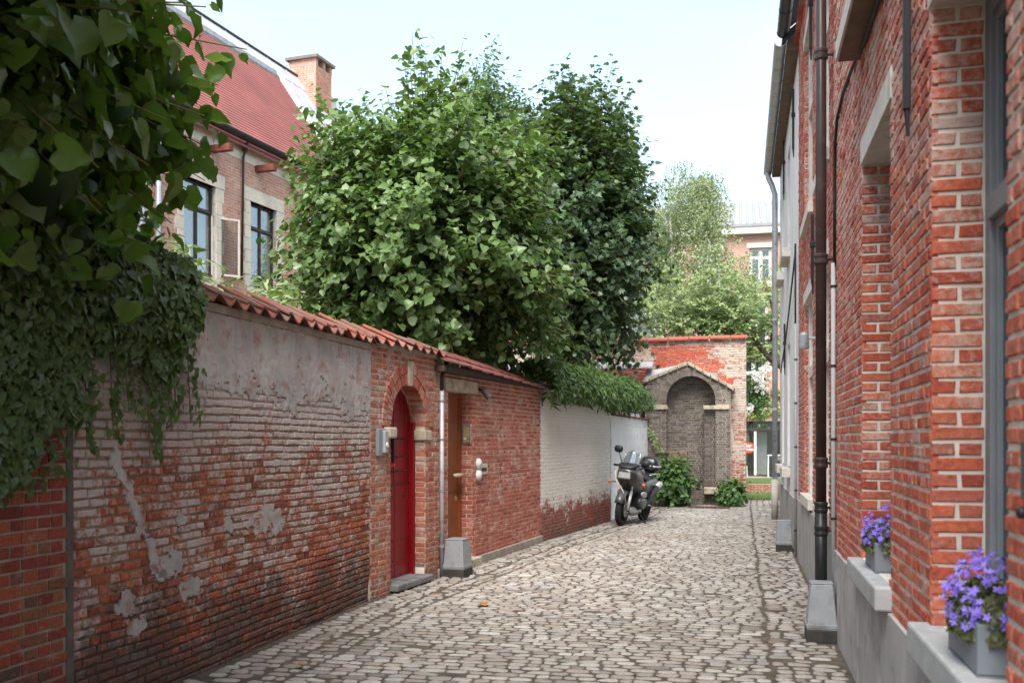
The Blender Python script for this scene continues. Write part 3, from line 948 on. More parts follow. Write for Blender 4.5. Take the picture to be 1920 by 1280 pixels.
mb = MB(); mb.fbox(WC, a_l - .03, a_r + .03, .02, .085, -DEP, .10, jit=.006); mb.build('tread', M_step, ds, bevel=.012)
mb = MB(); mb.fbox(WC, a_l, a_r, -.05, .02, -DEP, .05); mb.build('riser', M_darkrubber, ds)
# intercom beside it
ic = thing('intercom', tuple(WC(.2, 1.45, 0)), 'grey intercom handset box on brick left of the red door', 'intercom')
mb = MB(); mb.fbox(WC, .12, .30, 1.44, 1.72, .0, .04); mb.build('housing', M_plasticgrey, ic, bevel=.008)
mb = MB(); mb.fbox(WC, .20, .29, 1.47, 1.70, .04, .075); mb.build('cover', surf('pale_grey_plastic', (.45, .47, .49), .45, .08, 8, 0), ic, bevel=.01)
mb = MB(); mb.lathe(WC(.245, 1.55, .075), WC.n, [(-.005, .03), (.008, .028), (.012, .02)], 14); mb.build('button', M_whitep, ic)
jn = thing('junction_box', tuple(WC(.42, 1.60, 0)), 'small cream junction box at the red door frame', 'junction box')
mb = MB(); mb.fbox(WC, .31, .50, 1.62, 1.735, .0, .07); mb.build('case', M_cream, jn, bevel=.012)
mb = MB(); mb.fbox(WC, .325, .485, 1.635, 1.72, .07, .078); mb.build('lid', M_cream, jn, bevel=.004)

# ------------------------------------------------------------------ wall with the brown door
UD0, UD1 = 1.80, 6.13
wd = wall_thing('neat red brick wall with the recessed brown door and flat tile coping', tuple(WC(3.9, 0)))
b_l, b_r, b_t = 2.13, 2.98, 2.20
DEP2 = .16
slab(WC, [(UD0, -.06), (b_l, -.06), (b_l, b_t), (b_r + .006, b_t), (b_r + .006, -.06), (UD1, -.06), (UD1, 2.42), (UD0, 2.52)], n0=-.45).build('mortar', M_mortar, wd)
holes = [rect_hole(b_l, b_r, -1, b_t), rect_hole(2.0, 3.14, b_t, b_t + .15)]
recs = brick_field(WC, UD0, UD1, .09, 2.44, .172, .0575, .015, holes=holes, rough=1.0)
jb = WC.jamb_hi(b_r, DEP2); recs += reveal_field(jb, DEP2, .09, b_t, .0575, .012)
lay_bricks(wd, recs, M_brick_door2)
mb = MB(); mb.fbox(WC, 2.0, 3.14, b_t - .002, b_t + .15, -DEP2, .022, jit=.004); mb.build('lintel', M_stone, wd, bevel=.008)
mb = MB(); mb.fbox(WC, b_r, UD1, -.06, .09, -.05, .035, jit=.01); mb.fbox(WC, UD0, b_l, -.06, .09, -.05, .03, jit=.01); mb.build('plinth', surf('cement_plinth', (.33, .30, .26), .95, .25, 8, .7, 50, rv=0), wd, bevel=.01)
mb = MB(); mb.fbox(WC, UD0 - .02, UD1, 2.415, 2.50, -.5, -.02); mb.build('coping_bed', M_bedding, wd)
# flat tiles in two courses
def flat_tile(fr, u, w, n_lo, n_hi, v_lo, v_hi, th=.022):
    P = []
    j = lambda: rng.uniform(-.004, .004)
    for dv in (0, th):
        for (uu, n, v) in ((u, n_lo, v_lo), (u + w, n_lo, v_lo), (u + w, n_hi, v_hi), (u, n_hi, v_hi)):
            P.append(fr(uu + j(), v + dv + j(), n + j()))
    return MB().hexa(P)
u = UD0 - .1
vt = lambda u: 2.50 - (u - UD0) * .028
while u < UD1 - .05:
    w = .42
    flat_tile(WC, u, w - .012, .16, -.16, vt(u), vt(u) + .13).build('roof_tile', M_tile_flat, wd, bevel=.004, seg=1)
    flat_tile(WC, u - .2, w - .012, -.08, -.46, vt(u) + .125, vt(u) + .29).build('roof_tile', M_tile_flat, wd, bevel=.004, seg=1)
    u += w
mb = MB(); mb.fbox(WC, UD0 - .1, UD1, 2.40, 2.47, -.0, .12); mb.build('eaves_board', surf('dark_timber', (.06, .04, .03), .85, .3, 8, .4, 50, rv=0), wd)
# brown door
bd = thing('brown_door', tuple(WC(2.55, .1, -DEP2)), 'narrow varnished brown wooden door set deep in brick', 'door')
mb = MB(); mb.fbox(WC, b_l, b_r - .10, .12, b_t - .06, -DEP2 - .05, -DEP2 - .005); mb.build('door_leaf', M_wood, bd, bevel=.003)
mb = MB(); mb.fbox(WC, b_r - .08, b_r, .10, b_t, -DEP2 - .08, -DEP2 + .012); mb.fbox(WC, b_l, b_r - .08, b_t - .06, b_t, -DEP2 - .08, -DEP2 + .012); mb.build('door_frame', M_wood, bd, bevel=.004)
for v in (.35, .95, 1.60):
    mb = MB(); mb.fbox(WC, b_l + .04, b_r - .14, v, v + .012, -DEP2 - .02, -DEP2 + .002); mb.build('moulding', M_wood, bd)
mb = MB(); q = WC(b_r - .2, 1.16, -DEP2 - .01)
mb.tube([q, WC(b_r - .2, 1.16, -DEP2 + .07)], .016, 8); mb.tube([WC(b_r - .42, 1.16, -DEP2 + .075), WC(b_r - .10, 1.16, -DEP2 + .075)], .024, 10); mb.build('pull_handle', M_cream, bd, smooth=True)
mb = MB(); mb.lathe(WC(b_r - .17, .86, -DEP2 - .01), WC.n, [(0, .035), (.012, .035), (.016, .02)], 14); mb.build('lock_escutcheon', M_brass, bd)
dsb = thing('door_step', tuple(WC(2.6, 0, 0)), 'pale stone step of the brown door behind the grey box', 'step')
mb = MB(); mb.fbox(WC, b_l + .02, b_r + .02, -.05, .115, -DEP2, .13, jit=.006); mb.build('tread', M_stone, dsb, bevel=.012)

# door bell panel on the jamb face, letter slot, lamp
jp = WC.jamb_hi(b_r, DEP2)
bp = thing('door_intercom', tuple(jp(.2, 1.55, 0)), 'square brass and steel intercom plate in the brown door reveal', 'intercom')
mb = MB(); mb.fbox(jp, .02, .145, 1.55, 1.80, .0, .022); mb.build('surround', M_chrome, bp, bevel=.006)
mb = MB(); mb.fbox(jp, .042, .123, 1.575, 1.775, .022, .027); mb.build('plate', M_brass, bp, bevel=.003)
mb = MB(); mb.fbox(jp, .05, .085, 1.61, 1.63, .027, .030); mb.build('name_strip', M_whitep, bp)
mb = MB(); mb.lathe(jp(.105, 1.62, .027), jp.n, [(0, .009), (.006, .008)], 10); mb.build('button', M_black, bp)
ls = thing('letter_slot', tuple(WC(3.35, 1.15, 0)), 'cream letter slot plate with a black opening', 'letter slot')
mb = MB(); mb.fbox(WC, 3.22, 3.52, 1.15, 1.29, .0, .02); mb.build('plate', M_cream, ls, bevel=.005)
mb = MB(); mb.fbox(WC, 3.28, 3.47, 1.195, 1.24, .02, .024); mb.build('opening', M_black, ls)
for v, lb in ((1.295, 'upper of two round white bells beside the letter slot'), (1.145, 'lower of two round white bells beside the letter slot')):
    bl = thing('door_bell', tuple(WC(3.17, v, 0)), lb, 'bell', 'round white door bells')
    mb = MB(); mb.lathe(WC(3.17, v, .0), WC.n, [(0, .072), (.02, .072), (.045, .055), (.055, .0)], 20); mb.build('disc', M_whitep, bl, smooth=True)
    mb = MB(); mb.lathe(WC(3.17, v, .048), WC.n, [(0, .014), (.014, .012), (.018, 0)], 10); mb.build('button', M_plasticgrey, bl, smooth=True)
lp = thing('spot_lamp', tuple(WC(3.25, 2.2, 0)), 'small dark spotlight under the tile eaves by the brown door', 'lamp')
mb = MB(); mb.tube([WC(3.22, 2.27, .0), WC(3.24, 2.25, .07)], .016, 8); mb.build('bracket', M_black, lp)
mb = MB(); mb.lathe(WC(3.20, 2.27, .05), (WC.n * .6 + WC.u * .25 + Vector((0, 0, -.75))), [(0, .03), (.02, .04), (.15, .045), (.155, .03)], 12); mb.build('head', surf('dark_metal', (.08, .07, .065), .5, .2, 9, 0), lp, smooth=False)
# slim downpipe with hopper and base box
dp = thing('downpipe', tuple(WC(1.80, 0, .05)), 'slim grey downpipe between the red and brown doors', 'downpipe')
MB().tube([WC(1.80, .0, .05), WC(1.80, 2.18, .05)], .026, 10).build('pipe', M_zinc, dp, smooth=True)
MB().tube([WC(1.80, 2.16, .05), WC(1.80, 2.36, .05), WC(1.81, 2.42, .10), WC(1.81, 2.52, .12)], [.022, .022, .03, .04], 10).build('swan_neck', M_black, dp, smooth=True)
for v in (.35, 1.0, 1.6, 2.05): MB().lathe(WC(1.80, v, .05), (0, 0, 1), [(0, .031), (.022, .031)], 12).build('pipe_clip', M_plasticgrey, dp)
def zinc_box(c, rz, w, d, h, label, topk=.74):
    t_ = thing('pipe_guard', c, label, 'pipe guard', 'tapered grey pipe guard boxes')
    mb = MB(); mb.box((c[0], c[1], c[2] + .045), (w * 1.02, d * 1.02, .10), rz); mb.build('base', M_darkrubber, t_, bevel=.006)
    mb = MB(); mb.box((c[0], c[1], c[2] + .095 + h / 2), (w, d, h), rz, top=topk); mb.build('shell', M_zincbox, t_, bevel=.008)
    mb = MB(); mb.box((c[0], c[1], c[2] + .125), (w * 1.015, d * 1.015, .03), rz); mb.build('band', M_zincbox, t_, bevel=.003)
    mb = MB(); mb.box((c[0], c[1], c[2] + .095 + h + .006), (w * topk * 1.03, d * topk * 1.03, .012), rz); mb.build('cap', M_zincbox, t_, bevel=.003)
zinc_box(tuple(WC(1.93, 0, .20)), WC.rz(), .30, .26, .34, 'tapered grey metal box at the foot of the left downpipe', .82)

# ------------------------------------------------------------------ whitewashed wall and plain white wall
WE = Frame((-3.10, 15.46), (.124, .9923)); LE = 4.47
we = wall_thing('whitewashed brick wall with bare dark base below the leafy hedge', tuple(WE(2.2, 0)))
slab(WE, rect(0, LE, -.06, 2.45), n0=-.4, n1=-.002).build('mortar', M_mortar_white, we)
lay_bricks(we, brick_field(WE, .0, LE, -.02, 2.43, .175, .0575, .010, rough=1.0), M_brick_white, skip=lambda q: q[1] < 780)
WF = Frame((-2.545, 19.93), (.0475, .9989)); LF = 5.3
wf = wall_thing('smooth bright white wall behind the parked motorcycle', tuple(WF(2.6, 0)))
mb = MB(); nu, nw = 70, 30; vs = []
for j in range(nw + 1):
    for i in range(nu + 1):
        u, v = LF * i / nu, -.06 + 2.16 * j / nw
        vs.append(WF(u, v, .012 * mnoise.noise(Vector((u * 1.5, v * 5, 2))) + .006 * mnoise.noise(Vector((u * 6, v * 16, 2)))))
fs = [(j * (nu + 1) + i, j * (nu + 1) + i + 1, (j + 1) * (nu + 1) + i + 1, (j + 1) * (nu + 1) + i) for j in range(nw) for i in range(nu)]
mb.add(vs, fs, .5); mb.fbox(WF, 0, LF, -.06, 2.10, -.35, -.02); mb.build('render', M_white, wf)
for i in range(15):
    mb = MB(); mb.fbox(WF, i * .352, i * .352 + .345, 2.10, 2.135, -.36, .06, jit=.004); mb.build('coping_tile', M_tile_flat if i % 3 else M_pantile, wf, bevel=.004, seg=1)
# ------------------------------------------------------------------ right side: materials
M_brick_L = brick_mat('red_facade_brick', [(.36, .075, .05), (.48, .105, .062), (.55, .14, .08), (.44, .13, .09), (.52, .15, .085), (.60, .19, .115), (.34, .13, .10)],
    stain=((.66, .59, .53), [(0, .42), (1.2, .43), (2.2, .46), (3.6, .54), (8, .54)], 3.2, .5), bump=.7)
M_brick_K = brick_mat('red_middle_brick', [(.36, .085, .06), (.46, .11, .072), (.52, .14, .09), (.42, .13, .09), (.54, .18, .12)],
    stain=((.64, .56, .50), [(0, .44), (4, .48), (8, .5)], 3.2, .45), bump=.5)
M_cement = surf('cement_plinth_grey', (.44, .435, .425), .93, .16, 2.5, .35, 60, rv=0, dirt=((.24, .225, .205), .3, 3.0), streak=.25)
M_sill = surf('bluestone_sill', (.44, .45, .455), .88, .16, 8, .4, 60, rv=.05, dirt=((.55, .54, .52), .2, 9.0))
M_frame_grey = surf('grey_blue_window_paint', (.23, .26, .29), .45, .08, 6, .06, 60, rv=.05)
M_frame_white = surf('white_window_paint', (.76, .75, .72), .5, .06, 6, .06, 60, rv=.05)
M_pipe_brown = surf('brown_pipe_paint', (.055, .032, .028), .38, .2, 4, .1, 60, rv=0, dirt=((.13, .12, .115), .12, 6.0))
M_pipe_black = surf('black_pipe_paint', (.022, .022, .024), .4, .3, 6, .15, 60, rv=0)
M_pipe_grey = surf('grey_conduit', (.42, .43, .44), .5, .08, 6, 0, rv=0)
M_whitewall = surf('white_painted_render', (.86, .86, .85), .9, .05, 1.5, .35, 60, rv=0, dirt=((.60, .59, .56), .18, 1.6))
M_roof_dark = surf('dark_roof_tile', (.06, .055, .055), .8, .3, 7, .4, 60, rv=.3)
M_glass = glass_mat('window_glass')
M_room = surf('dim_room_wall', (.10, .095, .09), .9, .2, 2, 0, rv=0)
M_curtain = surf('pale_curtain', (.62, .60, .56), .9, .08, 4, .2, 20, rv=0)
M_soffit = surf('rough_timber_soffit', (.17, .115, .085), .9, .3, 9, .7, 40, rv=0)

def anchor(fr, u, v0, v1, label, nm='wall_anchor'):
    a = thing(nm, tuple(fr(u, v0, 0)), label, 'wall anchor', 'iron wall anchors')
    mb = MB(); mb.fbox(fr, u - .018, u + .018, v0 + .12, v1, .012, .045); mb.build('bar', M_black, a, bevel=.004)
    mb = MB(); mb.tube([fr(u, v0 + .13, .028), fr(u, v0, .022)], [.014, .007], 6); mb.build('tip', M_black, a)
    vm = v0 + (v1 - v0) * .62
    mb = MB(); mb.fbox(fr, u - .026, u + .026, vm - .03, vm + .03, -.01, .055); mb.build('eye', M_black, a, bevel=.006)

def window(parent, fr, ua, ub, va, vb, dep, mat, trans=None, ft=.07, mw=.045, mull=True, fw=.07, back=True, name='window', curtain=False, glass=None):
    """frame, rails and panes as parts of the house; returns nothing"""
    n0, n1 = -dep - ft, -dep
    win = MB()
    win.fbox(fr, ua, ua + fw, va, vb, n0, n1); win.fbox(fr, ub - fw, ub, va, vb, n0, n1)
    win.fbox(fr, ua + fw, ub - fw, vb - fw, vb, n0, n1); win.fbox(fr, ua + fw, ub - fw, va, va + fw, n0, n1)
    w = win.build(name, mat, parent, bevel=.004, origin=fr((ua + ub) / 2, va, -dep))
    rows = [(va + fw, vb - fw)]
    if trans:
        mb = MB(); mb.fbox(fr, ua + fw, ub - fw, trans - mw, trans + mw, n0, n1 + .012); mb.build('transom', mat, w, bevel=.006)
        rows = [(va + fw, trans - mw), (trans + mw, vb - fw)]
    um = (ua + ub) / 2
    cols = [(ua + fw, ub - fw)]
    if mull:
        cols = [(ua + fw, um - mw), (um + mw, ub - fw)]
        for k, (a, b) in enumerate(rows):
            mb = MB(); mb.fbox(fr, um - mw, um + mw, a, b, n0, n1 + .006); mb.build('mullion', mat, w, bevel=.004)
    for a, b in rows:
        for c, d in cols:
            s = MB(); q = .04 if ft > .05 else .025
            s.fbox(fr, c, c + q, a, b, n0 + .01, n1 - ft * .26); s.fbox(fr, d - q, d, a, b, n0 + .01, n1 - ft * .26)
            s.fbox(fr, c + q, d - q, b - q, b, n0 + .01, n1 - ft * .26); s.fbox(fr, c + q, d - q, a, a + q, n0 + .01, n1 - ft * .26)
            s.build('sash', mat, w, bevel=.003)
            mb = MB(); mb.fbox(fr, c + q, d - q, a + q, b - q, n0 + ft * .36, n0 + ft * .36 + .006); mb.build('pane', glass or M_glass, w)
    if back:
        mb = MB(); mb.fbox(fr, ua - .3, ub + .3, va - .3, vb + .3, n0 - .9, n0 - .85); mb.build('room', M_room, w)
    if curtain:
        mb = MB(); mb.fbox(fr, ua + .05, ub - .05, va + .5, vb - .05, n0 - .06, n0 - .05); mb.build('curtain', M_curtain, w)
    return w

# ------------------------------------------------------------------ near red-brick house
WL = Frame((.76, 8.85), (0, -1)); LL = 8.2; HL = 8.2
hl = thing('brick_house', tuple(WL(3.0, 0, 0)), 'near red brick house with flower troughs on bluestone sills', 'house')
wins = [(2.05, 3.30, .84, 3.38), (4.47, 5.66, .84, 3.38)]
upw = [(2.1, 3.3, 4.22, 6.2), (4.5, 5.7, 4.22, 6.2)]
RD = .205
VB = 5.35
slab(WL, rect(0, LL, -.06, VB), [rect(a - .006, b + .006, c, d) for a, b, c, d in wins] + [rect(a, b, c, VB - .02) for a, b, c, d in upw[:0]], n0=-.40).build('mortar', M_mortar_pale, hl)
holes = [rect_hole(a, b, c - .14, d) for a, b, c, d in wins] + [rect_hole(a - .06, b + .06, d, d + .17) for a, b, c, d in wins]
holes += [rect_hole(a, b, c - .13, VB + 1) for a, b, c, d in upw]
recs = brick_field(WL, .0, 6.6, .70, VB, .184, .0635, .016, holes=holes, rough=1.4)
for a, b, c, d in wins:
    recs += reveal_field(WL.jamb_lo(a, RD), RD, c, d, rough=1.4)
    recs += reveal_field(WL.jamb_hi(b, RD), RD, c, d)
lay_bricks(hl, recs, M_brick_L)
# upper storey beyond the frame
t = NT('upper_brickwork'); p = t.pos()
mp = t.n('ShaderNodeMapping', Vector=p); mp.inputs['Rotation'].default_value = (R_(90), 0, R_(90))
bt = t.n('ShaderNodeTexBrick', Vector=mp.outputs[0], Color1=(.34, .07, .05), Color2=(.44, .10, .065), Mortar=(.55, .5, .43), Scale=1.0)
bt.inputs['Mortar Size'].default_value = .008; bt.inputs['Brick Width'].default_value = .2; bt.inputs['Row Height'].default_value = .0635
M_upper = t.finish(bt.outputs[0], .9)
slab(WL, rect(0, LL, VB, HL), n0=-.40, n1=-.003).build('upper_wall', M_upper, hl)
mb = MB()
for (u0, u1) in ((0, 2.02), (3.33, 4.44), (5.69, LL)): mb.fbox(WL, u0, u1, -.06, .705, -.2, .022)
for a, b, c, d in wins: mb.fbox(WL, a - .03, b + .03, -.06, c - .135, -.2, .0195)
mb.build('plinth', M_cement, hl)
for a, b, c, d in wins:
    mb = MB(); mb.fbox(WL, a - .05, b + .05, d, d + .165, -.28, .006, jit=.002); mb.build('lintel', M_stone_w, hl, bevel=.004)
    mb = MB(); mb.fbox(WL, a - .08, b + .08, c - .13, c, -.26, .085, jit=.005); mb.build('window_sill', M_sill, hl, bevel=.012)
    window(hl, WL, a, b, c, d, RD, M_frame_grey, trans=2.52, mull=True, fw=.085)
for a, b, c, d in upw[:1]:
    mb = MB(); mb.fbox(WL, a - .12, b + .12, c - .14, c - .02, -.2, .14, jit=.004); mb.build('window_sill', M_soffit, hl, bevel=.006)
    mb = MB(); mb.fbox(WL, a - .13, b + .13, c - .13, c, .13, .155, jit=.001); mb.build('sill_edge', M_stone_w, hl, bevel=.004)
    window(hl, WL, a, b, c + .002, VB, -.02 + .02, M_frame_grey, fw=.08)
# flank wall and roof
mb = MB(); mb.fbox(WL, .0, LL, -.06, HL, -7.0, -6.7); mb.build('rear_wall', M_upper, hl)
mb = MB(); mb.hexa([WL(0, HL, .25), WL(LL, HL, .25), WL(LL, HL + 3, -3.5), WL(0, HL + 3, -3.5), WL(0, HL + .12, .25), WL(LL, HL + .12, .25), WL(LL, HL + 3.12, -3.5), WL(0, HL + 3.12, -3.5)]); mb.build('roof', M_roof_dark, hl)
anchor(WL, 8.85 - 4.82, 2.98, 4.2, 'long black iron anchor on the near house between its two windows')

# bell pull near the frame edge
bl = thing('bell_pull', tuple(WL(5.93, 1.36, 0)), 'dark iron bell pull on brick at the right picture edge', 'bell pull')
mb = MB(); mb.fbox(WL, 5.885, 5.98, 1.44, 1.60, .0, .018); mb.build('plate', surf('old_grey_iron', (.11, .105, .10), .6, .3, 30, .3, 60, rv=0), bl, bevel=.004)
mb = MB(); mb.lathe(WL(5.925, 1.405, .0), WL.n, [(0, .009), (.012, .008), (.018, .016), (.030, .017), (.038, .008)], 12); mb.build('knob', M_black, bl, smooth=True)

# ------------------------------------------------------------------ middle brick house
WK = Frame((.765, 14.2), (0, -1)); LK = 5.35; HK = 7.15
hk = thing('brick_house', tuple(WK(2.6, 0, 0)), 'middle red brick house with white stone windows and black gutter', 'house')
kw = []
for (ya, yb) in ((12.9, 11.45), (10.62, 9.35)):
    kw.append((14.2 - ya, 14.2 - yb, .95, 3.26, 2.42)); kw.append((14.2 - ya, 14.2 - yb, 4.22, 6.42, 5.6))
KD = .05
slab(WK, rect(0, LK, -.06, HK), [rect(a - .006, b + .006, c, d) for a, b, c, d, e in kw], n0=-.40).build('mortar', M_mortar_pale, hk)
holes = [rect_hole(a, b, c - .13, d + .15) for a, b, c, d, e in kw]
recs = brick_field(WK, 0, LK, .78, HK, .184, .0635, .016, holes=holes, rough=1.2)
for a, b, c, d, e in kw: recs += brick_field(WK.jamb_lo(a, KD), .004, KD, c, d, .19, .0635, .013, bond='running')
lay_bricks(hk, recs, M_brick_K, min_px=6)
mb = MB(); mb.fbox(WK, 0, LK, -.06, .80, -.2, .022); mb.build('plinth', M_cement, hk)
for a, b, c, d, e in kw:
    mb = MB(); mb.fbox(WK, a - .02, b + .02, d, d + .15, -.3, .014, jit=.002); mb.build('lintel', M_stone_w, hk, bevel=.004)
    mb = MB(); mb.fbox(WK, a - .06, b + .06, c - .12, c, -.3, .055, jit=.002); mb.build('window_sill', M_stone_w, hk, bevel=.006)
    s = MB()
    s.fbox(WK, a, a + .16, c, d, -.26, -KD); s.fbox(WK, b - .16, b, c, d, -.26, -KD)
    s.build('stone_jamb', M_stone_w, hk, bevel=.004)
    mb = MB(); mb.fbox(WK, a + .16, b - .16, e - .07, e + .07, -.26, -KD + .01); mb.build('stone_transom', M_stone_w, hk, bevel=.004)
    window(hk, WK, a + .16, b - .16, c, e - .07, .17, M_frame_white, fw=.05, back=True)
    window(hk, WK, a + .16, b - .16, e + .07, d, .17, M_frame_white, fw=.05, back=False)
mb = MB(); mb.hexa([WK(0, HK, .25), WK(LK, HK, .25), WK(LK, HK + 3, -3.5), WK(0, HK + 3, -3.5), WK(0, HK + .12, .25), WK(LK, HK + .12, .25), WK(LK, HK + 3.12, -3.5), WK(0, HK + 3.12, -3.5)]); mb.build('roof', M_roof_dark, hk)
mb = MB(); mb.fbox(WK, 0, LK, -.06, HK, -7.0, -6.7); mb.build('rear_wall', M_upper, hk)
# dentil bricks below the eaves
for i in range(26):
    mb = MB(); mb.fbox(WK, .03 + i * .2, .12 + i * .2, HK - .14, HK - .02, -.02, .06); mb.build('dentil', M_brick_K, hk)
def gutter(fr, u0, u1, v, n, r, mat, label, cat='gutter', seams=8, pipe=None):
    g_ = thing('gutter', tuple(fr((u0 + u1) / 2, v, n)), label, cat)
    rings = []
    k = 10
    for u in (u0, u1):
        o_, i_ = [], []
        for i in range(k + 1):
            an = math.pi + math.pi * i / k
            o_.append(fr(u, v + r * math.sin(an), n + r * math.cos(an))); i_.append(fr(u, v + (r - .008) * math.sin(an), n + (r - .008) * math.cos(an)))
        rings.append(o_ + i_[::-1])
    MB().loft(rings).build('trough', mat, g_)
    for j in range(seams + 1):
        u = u0 + (u1 - u0) * j / seams; rr = r + .006
        rings = []
        for du in (-.012, .012):
            o_, i_ = [], []
            for i in range(k + 1):
                an = math.pi + math.pi * i / k
                o_.append(fr(u + du, v + rr * math.sin(an), n + rr * math.cos(an))); i_.append(fr(u + du, v + (r - .001) * math.sin(an), n + (r - .001) * math.cos(an)))
            rings.append(o_ + i_[::-1])
        MB().loft(rings).build('bracket', mat, g_)
    return g_
gutter(WK, -.02, LK, 7.22, .20, .085, M_pipe_black, 'black half-round gutter along the middle brick house eaves', seams=7)
anchor(WK, 14.2 - 11.05, 3.15, 4.0, 'lower black iron anchor between the stone windows of the middle house')
anchor(WK, 14.2 - 11.35, 5.75, 6.75, 'upper black iron anchor high on the middle brick house')

# brown rainwater pipe between the houses
dp = thing('downpipe', (.665, 8.92, 0), 'dark brown cast-iron downpipe between the two brick houses', 'downpipe')
MB().tube([(.665, 8.92, .98), (.665, 8.92, 7.15)], .045, 14).build('pipe', M_pipe_brown, dp, smooth=True)
MB().tube([(.665, 8.92, .10), (.665, 8.92, 1.02)], .051, 14).build('lower_pipe', M_pipe_black, dp, smooth=True)
for v in (.78, .98, 1.36, 3.10, 4.85):
    MB().lathe((.665, 8.92, v), (0, 0, 1), [(0, .051), (.012, .058), (.03, .058), (.036, .053), (.06, .053), (.066, .058), (.085, .058), (.095, .049)], 16).build('collar', M_pipe_brown if v > 1 else M_pipe_black, dp, smooth=False)
    MB().tube([(.665, 8.92, v + .045), (.77, 8.92, v + .045)], .012, 6).build('bracket', M_pipe_black, dp)
zinc_box((.625, 8.36, 0), 0, .24, .24, .36, 'tapered grey metal box at the foot of the brown downpipe', .70)
zinc_box((.60, 14.95, 0), 0, .22, .22, .34, 'small grey metal box at the white house corner', .86)
cd = thing('conduit', (.735, 8.55, 0), 'light grey conduit with black clips beside the brown downpipe', 'conduit')
MB().tube([(.735, 8.55, .0), (.735, 8.55, 3.05)], .019, 8).build('tube', M_pipe_grey, cd, smooth=True)
for v in (.3, .95, 1.6, 2.2, 2.85): MB().lathe((.735, 8.55, v), (0, 0, 1), [(0, .024), (.018, .024)], 10).build('clip', M_black, cd)
cb = thing('cable', (.745, 8.5, 3.0), 'black cable climbing the near brick house and running below the upper sill', 'cable')
pts = [(.742, 8.55, 2.9), (.742, 8.53, 3.6), (.742, 8.50, 4.0), (.742, 8.30, 4.16), (.742, 7.8, 4.19), (.74, 7.2, 4.15), (.742, 6.4, 4.05), (.742, 5.4, 4.03), (.742, 4.3, 4.05)]
MB().tube(pts, .013, 7).build('sheath', M_black, cb, smooth=True)
for p_ in pts[1:4]: MB().box((.752, p_[1], p_[2]), (.02, .03, .02)).build('clip', M_black, cb)
cd2 = thing('conduit', (.73, 14.25, 0), 'thin grey conduit at the joint of brick and white houses', 'conduit')
MB().tube([(.73, 14.25, .0), (.73, 14.25, 3.2)], .018, 8).build('tube', M_pipe_grey, cd2, smooth=True)
MB().tube([(.725, 14.25, 2.4), (.725, 14.25, 4.3), (.735, 14.5, 4.2), (.735, 16.0, 3.75), (.735, 17.6, 3.3), (.735, 19.8, 2.9)], .013, 6).build('cable', M_black, cd2, smooth=True)
for v in (.35, .9, 1.5, 2.1, 2.7): MB().lathe((.73, 14.25, v), (0, 0, 1), [(0, .023), (.02, .023)], 10).build('clip', M_black, cd2)
lm = thing('wall_lamp', (.755, 10.15, 2.5), 'small grey cylinder wall lamp on the middle brick house', 'lamp')
MB().tube([(.77, 10.2, 2.60), (.60, 10.2, 2.60)], .012, 6).build('arm', M_pipe_grey, lm)
MB().lathe((.60, 10.2, 2.50), (0, 0, 1), [(0, .050), (.03, .052), (.034, .046), (.13, .046), (.16, .03), (.165, .0)], 14).build('shade', M_zincbox, lm, smooth=False)

# ------------------------------------------------------------------ white house
WJ = Frame((.77, 21.0), (0, -1)); LJ = 6.78; HJ = 7.0
hj = thing('white_house', tuple(WJ(3.3, 0, 0)), 'white painted house at the far right of the street', 'house')
jw = [(1.0, 1.8, 4.72, 6.42), (3.3, 4.2, 4.72, 6.42), (1.1, 1.9, 1.15, 3.2), (3.3, 4.2, 1.15, 3.2)]
slab(WJ, rect(0, LJ, -.06, HJ), [rect(*w) for w in jw], n0=-.35, n1=0).build('wall', M_whitewall, hj)
mb = MB(); mb.fbox(WJ, .02, LJ - .0, -.06, .74, -.2, .014); mb.build('plinth', M_cement, hj)
for a, b, c, d in jw:
    mb = MB(); mb.fbox(WJ, a - .08, b + .08, c - .15, c, -.2, .13); mb.build('window_sill', M_stone_w, hj, bevel=.006)
    window(hj, WJ, a, b, c, d, .14, M_frame_white, fw=.06)
mb = MB(); mb.fbox(WJ, 0, .3, -.06, HJ, -6, -.36); mb.build('gable_wall', M_whitewall, hj)
mb = MB(); mb.hexa([WJ(-.1, HJ + .05, .22), WJ(LJ, HJ + .05, .22), WJ(LJ, HJ + 3, -3.5), WJ(-.1, HJ + 3, -3.5), WJ(-.1, HJ + .17, .22), WJ(LJ, HJ + .17, .22), WJ(LJ, HJ + 3.12, -3.5), WJ(-.1, HJ + 3.12, -3.5)]); mb.build('roof', M_roof_dark, hj)
mb = MB(); mb.fbox(WJ, -.05, LJ, HJ - .04, HJ + .06, -.1, .16); mb.build('eaves', M_soffit, hj)
gutter(WJ, -.12, LJ, 7.10, .24, .085, M_zinc, 'pale zinc gutter along the white house eaves', seams=14)
dp = thing('downpipe', (.62, 20.75, 0), 'pale zinc downpipe with a swan neck on the white house', 'downpipe')
MB().tube([(.53, 20.85, 7.02), (.53, 20.85, 6.92), (.60, 20.8, 6.75), (.66, 20.78, 6.55), (.66, 20.78, .78)], .055, 12).build('pipe', M_zinc, dp, smooth=True)
MB().tube([(.66, 20.78, -.02), (.66, 20.78, .80)], .07, 12).build('lower_pipe', surf('cream_cast_iron', (.50, .47, .42), .6, .15, 8, .2, 60, rv=0), dp, smooth=True)
for v in (.78, 2.2, 4.0, 5.8): MB().lathe((.66, 20.78, v), (0, 0, 1), [(0, .066), (.05, .066)], 14).build('collar', M_zinc, dp)
anchor(WJ, 21 - 15.2, 5.75, 6.75, 'upper black iron anchor on the white house nearest the brick')
anchor(WJ, 21 - 18.55, 5.9, 7.0, 'upper black iron anchor on the white house near its far downpipe')
anchor(WJ, 21 - 18.2, 2.75, 3.65, 'lower black iron anchor on the white house wall')
